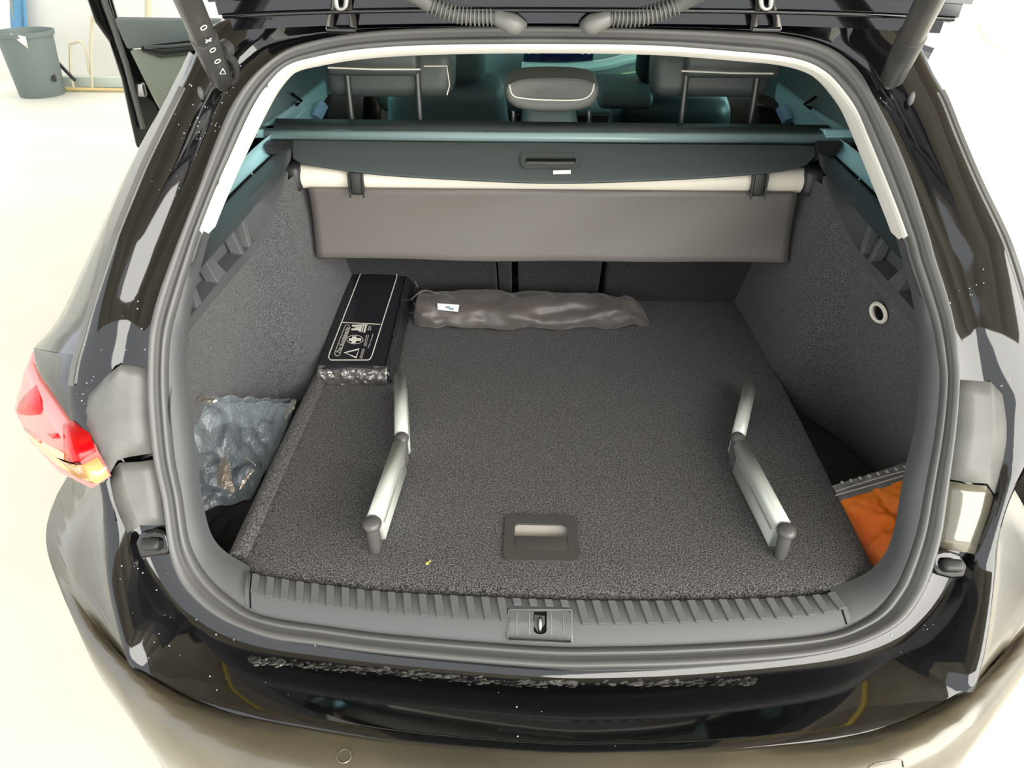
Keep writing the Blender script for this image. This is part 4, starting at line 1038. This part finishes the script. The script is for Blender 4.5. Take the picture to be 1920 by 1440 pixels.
# ------------------------------------------------------------------ nylon pouch
po = empty('drawstring_pouch', R(.05, .85, 0), 'long crumpled black nylon drawstring pouch lying before the seat back', 'pouch')
xsP = [(776, 590, 14), (786, 592, 32), (805, 592, 40), (860, 590, 43), (930, 590, 44), (1000, 590, 44), (1060, 590, 41), (1120, 589, 37), (1165, 588, 30), (1192, 588, 22), (1210, 589, 12), (1221, 590, 2)]
sp = cr([(a, b, c_) for a, b, c_ in xsP], 8); rows = []
for q in sp:
    rad = q.z*1.83/1450; rad_z = min(rad*1.0, .036)
    base_ = Q(q.x, 590, y=.84); cx = base_.x; row = []
    cz = F0+rad_z+.001
    for k in range(28):
        a = 2*math.pi*k/28
        p = Vector((cx, .855+math.cos(a)*rad*1.15, cz+math.sin(a)*rad_z))
        g = noise.noise(Vector((cx*16, math.cos(a)*1.3, math.sin(a)*1.3)))*.014+(.5-abs(noise.noise(Vector((cx*22+3, math.cos(a)*2.2, math.sin(a)*2.2+9)))))*.012-.004+noise.noise(Vector((cx*60, math.cos(a)*4, math.sin(a)*4)))*.0035
        crease = -.012*math.exp(-((math.sin(a)-.55-.3*math.sin(cx*9))/.12)**2)*(1 if math.cos(a) < 0 else 0)*math.exp(-((cx-.12)/.18)**2)
        p += Vector((0, math.cos(a), math.sin(a)))*(g+crease)
        p.z = max(p.z, F0+.0015); row.append(p)
    rows.append(row)
grid('pouch_body', rows, POUCH, po, closed=True, sub=1)
CORD = mat('grey_cord', (.22, .21, .19), rough=.7)
def pz(x, y, z): return Q(x, y, z=z)
tube('drawstring', cr([pz(822, 551, .075), pz(795, 545, .07), pz(775, 558, .05), pz(760, 575, .02), pz(762, 585, .006), pz(774, 586, .006), pz(780, 577, .02), pz(776, 568, .03)], 6), .0022, CORD, po, seg=6)
tube('drawstring', cr([pz(783, 538, .06), pz(775, 518, .07), pz(790, 521, .06), pz(800, 528, .05), pz(820, 528, .05)], 6), .002, CORD, po, seg=6)
tube('cord_lock', [pz(792, 570, .06), pz(806, 574, .06)], .008, PLASD, po, seg=8)
def ppl(px, py, h=.0):
    p0 = Q(840, 578, y=.81); n_ = Vector((0, -.75, .66)); r = ray(px, py); return CAMP+r*((p0+n_*h-CAMP).dot(n_)/r.dot(n_))
nn_ = Vector((0, -.75, .66))
prism('woven_label', [ppl(820, 569, .008), ppl(861, 572, .008), ppl(859, 585, .008), ppl(821, 581, .008)], nn_*.002, mat('label_white', (.75, .80, .82), rough=.5), po)
ktext('label_mark', 'Q-MK', (827, 580), (858, 583), 7, po, fn=lambda x, y: ppl(x, y, .0106), m=mat('label_blue', (.15, .25, .32), rough=.5)) if False else None
for i, (x, y) in enumerate(((836, 574), (843, 577))):
    prism('label_mark', [ppl(x, y, .0102), ppl(x+8, y+.5, .0102), ppl(x+7, y+5, .0102), ppl(x-1, y+4, .0102)], nn_*.0006, bpy.data.materials.get('label_blue') or mat('label_blue', (.22, .32, .36), rough=.5), po)
# ------------------------------------------------------------------ clear plastic bag in the left pocket
pb = empty('plastic_bag', R(-.57, .25, -.13), 'crumpled clear plastic bag stuffed in the left side pocket of the boot', 'bag')
PBAG = mat('clear_film', (.30, .36, .40), rough=.16, coat=1, spec=1)
PBAG.node_tree.nodes['Principled BSDF'].inputs['Alpha'].default_value = .30
bt = PBAG.node_tree; n_ = bt.nodes.new('ShaderNodeTexNoise'); n_.inputs['Scale'].default_value = 16; n_.inputs['Detail'].default_value = 2.5; bb = bt.nodes.new('ShaderNodeBump'); bb.inputs['Strength'].default_value = .8; bb.inputs['Distance'].default_value = .01
bt.links.new(n_.outputs['Fac'], bb.inputs['Height']); bt.links.new(bb.outputs['Normal'], bt.nodes['Principled BSDF'].inputs['Normal'])
def pocket(px, py, z): return Q(px, py, z=z)
def bagsheet(nm, L, Rt, nu, nv, amp, seed, mt, par, zb=0):
    """sheet between two edge polylines given as (px,py,z)"""
    A = cr([Q(x, y, z=z) for x, y, z in L], nv); B = cr([Q(x, y, z=z) for x, y, z in Rt], nv); rows_ = []
    for a, b in zip(A, B):
        row = []
        for i in range(nu+1):
            t = i/nu; p = a.lerp(b, t)
            w_ = math.sin(math.pi*t)**.5 if 0 < t < 1 else 0
            q = p*22+Vector((seed, 0, 0))
            p = p+Vector((.3, -.2, 1))*((abs(noise.noise(q))*1.6-.35)*amp+(abs(noise.noise(q*2.3))-.2)*amp*.6)*(.10+.90*w_)*(.3+.7*math.sin(math.pi*min(1,max(0,(len(rows_)+1)/(len(A)+1))))**.5)
            row.append(p)
        rows_.append(row)
    return grid(nm, rows_, mt, par)
bagsheet('film', [(322,752,.14), (335,830,.09), (350,905,.03), (368,960,-.01)], [(552,756,.0), (530,810,-.012), (498,880,-.02), (470,935,-.035)], 44, 10, .022, 3, PBAG, pb)
bagsheet('film_fold', [(330,742,.15), (335,770,.13), (340,800,.11)], [(548,748,-.006), (520,765,-.01), (500,800,-.02)], 44, 10, .02, 8, PBAG, pb)
# hanging flap of film against the board's edge
bagsheet('film_fold', [(520,765,-.01), (505,830,-.015), (490,880,-.03)], [(555,752,.004), (533,812,-.004), (502,882,-.006)], 12, 10, .01, 5, PBAG, pb)
GLINT = mat('film_glint', (.75, .66, .56), rough=.2, metal=.8, bump=(90, 1.0, .01))  # pale metal patches put in as highlights on the bag's clear film
def crumple(nm, pts, z, par, m, amp=.008):
    P = [Q(x, y, z=z) for x, y in pts]; c_ = sum(P, Vector())/len(P); vs = list(P); fs = []; n = len(P)
    vs2 = [p.lerp(c_, .5)+Vector((random.uniform(-1, 1), random.uniform(-1, 1), random.uniform(.2, 1.6)))*amp for p in P]; vs += vs2+[c_+Vector((0, 0, amp))]
    fs = [(i, (i+1) % n, n+(i+1) % n, n+i) for i in range(n)]+[(n+i, n+(i+1) % n, 2*n) for i in range(n)]
    return mesh(nm, vs, fs, m, par, smooth=False)
crumple('film_highlight', [(425,848),(432,870),(434,900),(441,918),(438,925),(425,918),(412,912),(407,905),(406,890),(409,872)], .045, pb, GLINT)
crumple('film_highlight', [(455,854),(462,856),(480,872),(479,874)], .03, pb, GLINT, .002)
crumple('film_highlight', [(474,878),(478,882),(465,895),(452,915),(448,920),(455,900)], .03, pb, GLINT, .003)
crumple('film_highlight', [(548,748),(556,750),(553,765),(543,775),(537,788),(532,784),(540,768)], .0, pb, GLINT, .003)
crumple('film_highlight', [(362,746),(378,744),(404,747),(410,754),(395,756),(375,752)], .15, pb, GLINT, .003)
# black cloth item under the bag
ct = empty('black_cloth_bundle', R(-.56, .12, -.14), 'black folded cloth bundle at the near end of the left side pocket', 'cloth')
bagsheet('cloth', [(350,905,-.05), (352,960,-.055), (360,1010,-.065), (380,1060,-.075)], [(500,890,-.045), (478,935,-.05), (450,990,-.055), (425,1050,-.065)], 30, 8, .012, 12, mat('black_cloth', (.018, .017, .018), rough=.8), ct)
bagsheet('cloth_fold', [(362,905,-.035), (368,925,-.035), (372,938,-.045)], [(500,872,-.03), (486,910,-.035), (474,938,-.045)], 26, 8, .014, 20, mat('black_film', (.02, .02, .022), rough=.3, coat=.5), ct)
# ------------------------------------------------------------------ orange safety vest in a zip bag, right pocket
ov = empty('safety_vest_packet', R(.56, .2, -.14), 'bright orange safety vest folded in a clear zip bag in the right side pocket', 'safety vest')
bagsheet('vest', [(1556,942,-.012), (1572,975,-.018), (1594,1030,-.026), (1615,1095,-.035)], [(1760,880,.06), (1755,930,.05), (1738,1000,.03), (1715,1080,.0)], 40, 12, .010, 31, ORANGE, ov)
CLF = mat('zip_film', (.20, .19, .19), rough=.15, coat=1, spec=1)
bagsheet('zip_strip', [(1550,914,-.006), (1556,930,-.008), (1558,944,-.010)], [(1760,848,.06), (1760,866,.058), (1760,884,.056)], 24, 5, .004, 40, CLF, ov)
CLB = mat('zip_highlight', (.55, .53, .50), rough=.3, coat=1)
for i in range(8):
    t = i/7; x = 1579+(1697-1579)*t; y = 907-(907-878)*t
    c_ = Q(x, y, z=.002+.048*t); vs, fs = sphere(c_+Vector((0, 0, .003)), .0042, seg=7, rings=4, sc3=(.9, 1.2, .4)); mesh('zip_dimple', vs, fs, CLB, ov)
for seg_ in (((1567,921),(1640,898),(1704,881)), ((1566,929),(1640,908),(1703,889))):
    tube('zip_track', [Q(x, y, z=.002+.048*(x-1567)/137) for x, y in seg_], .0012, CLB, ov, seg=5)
# ------------------------------------------------------------------ crumbs on the carpet
cr_o = []
for (x, y, r_) in ((801, 1056, .003), (806, 1052, .002), (628, 988, .0015), (734, 1011, .0018), (1298, 690, .0012)):
    cr_o.append(sphere(Q(x, y, z=.001), r_, seg=6, rings=4, sc3=(1, 1.3, .6)))
for i, (v_, f_) in enumerate(cr_o[:2]):
    o = mesh('straw_crumb', v_, f_, mat('straw', (.65, .5, .15), rough=.7) if i == 0 else bpy.data.materials['straw'], None)
    o['label'] = ('larger yellow crumb on the carpet between left divider and handle', 'tiny yellow crumb just beside the larger crumb on the carpet')[i]; o['category'] = 'crumb'; o['group'] = 'crumbs on the carpet'
# ------------------------------------------------------------------ background things
gz = lambda px, py: CAMP+ray(px, py)*(-CAMP.z/ray(px, py).z)
bc = gz(58, 186); wb = empty('waste_bin', bc, 'round dark grey waste bin by the far wall at the upper left', 'waste bin')
h_ = .54
n = 28; prof = [(.0, .0), (.185, .0), (.19, .01), (.225, h_*.93), (.24, h_*.93), (.245, h_), (.232, h_), (.215, h_*.9), (.18, .03), (0, .03)]
rows = [[bc+Vector((math.cos(2*math.pi*k/n)*r_, math.sin(2*math.pi*k/n)*r_+.2, z_)) for k in range(n)] for r_, z_ in prof]
grid('bin_body', rows, BINM, wb, closed=True, angle=40)
mesh('liner_scrap', [bc+Vector((.02, -.03, h_+.005)), bc+Vector((.14, -.02, h_-.02)), bc+Vector((.12, .0, h_-.12)), bc+Vector((.03, .0, h_-.02))], [(0, 1, 2, 3)], PRINT, wb, solid=.004)
yb_ = min(7.12, bc.y+.8)
cl = empty('blue_coverall', Q(42, 70, y=yb_), 'blue cloth hanging above the waste bin', 'cloth')
rows = [[Q(18+7*i+ (k*2.0), -40+30*k, y=yb_+.03*math.sin(i*2.2+k*.4)) for i in range(5)] for k in range(5)]
grid('cloth_sheet', rows, BLUE, cl, solid=.02)
tube('wooden_pole', [Q(18, -40, y=yb_), Q(24, 20, y=yb_), Q(38, 70, y=yb_)], .02, mat('greenish_pole', (.20, .25, .22), rough=.6), cl, seg=8)
pr = empty('perforated_beam', gz(150, 168), 'low perforated steel beam lying along the base of the far wall', 'beam')
A = gz(104, 170)+Vector((0, .15, 0)); B = gz(232, 172)+Vector((0, .15, 0))
box('beam_body', (A+B)/2+Vector((0, 0, .06)), ((B-A).x, .08, .09), mat('pale_green_steel', (.42, .47, .42), rough=.5), pr, bevel=.006)
for i in range(9):
    x = A.x+(B.x-A.x)*(i+.5)/9*.45
    for zz in (.04, .08): box('hole', Vector((x, A.y-.045, zz)), (.025, .006, .018), DARK, pr, bevel=.002)
tube('base_rail', [gz(100, 171)+Vector((0, 0, .02)), gz(235, 173)+Vector((0, 0, .02))], .015, mat('ochre_rail', (.55, .42, .18), rough=.6), pr, seg=8)
st_ = tube('leaning_rod', [Q(80, 88, y=bc.y+.5), Q(140, 150, y=bc.y+.3)], .016, PLASD, None, seg=8); st_['label'] = 'thin dark rod leaning against the wall beside the waste bin'; st_['category'] = 'rod'
st_ = tube('black_stand', [Q(98, 133, y=bc.y+.2), Q(102, 150, y=bc.y+.1)], .02, PLASD, None, seg=8); st_['label'] = 'short dark foot standing just right of the waste bin'; st_['category'] = 'foot'
fr2 = empty('wire_rack', gz(165, 170), 'pale tubular rack standing by the far wall right of the bin', 'rack')
PALE = mat('pale_tube', (.50, .46, .34), rough=.5); yr = bc.y+.35
for pts in (((131, 82), (133, 140), (140, 172)), ((131, 82), (156, 82), (168, 140)), ((172, 30), (170, 90), (173, 170)), ((180, 26), (172, 60), (170, 110))):
    tube('rack_tube', cr([Q(x, y, y=yr) for x, y in pts], 4), .012, PALE, fr2, seg=6)
tube('rack_post', [Q(278, -30, y=yr), Q(278, 32, y=yr)], .03, PALE, fr2, seg=8)
hs = tube('wall_hose', cr([Q(x, y, y=7.15) for x, y in ((1834, 46), (1845, 68), (1862, 84), (1885, 94), (1910, 96), (1940, 88))], 6), .014, mat('hose_grey', (.42, .40, .34), rough=.6), None, seg=8)
hs['label'] = 'thin grey hose hanging in a loop on the far right wall'; hs['category'] = 'hose'
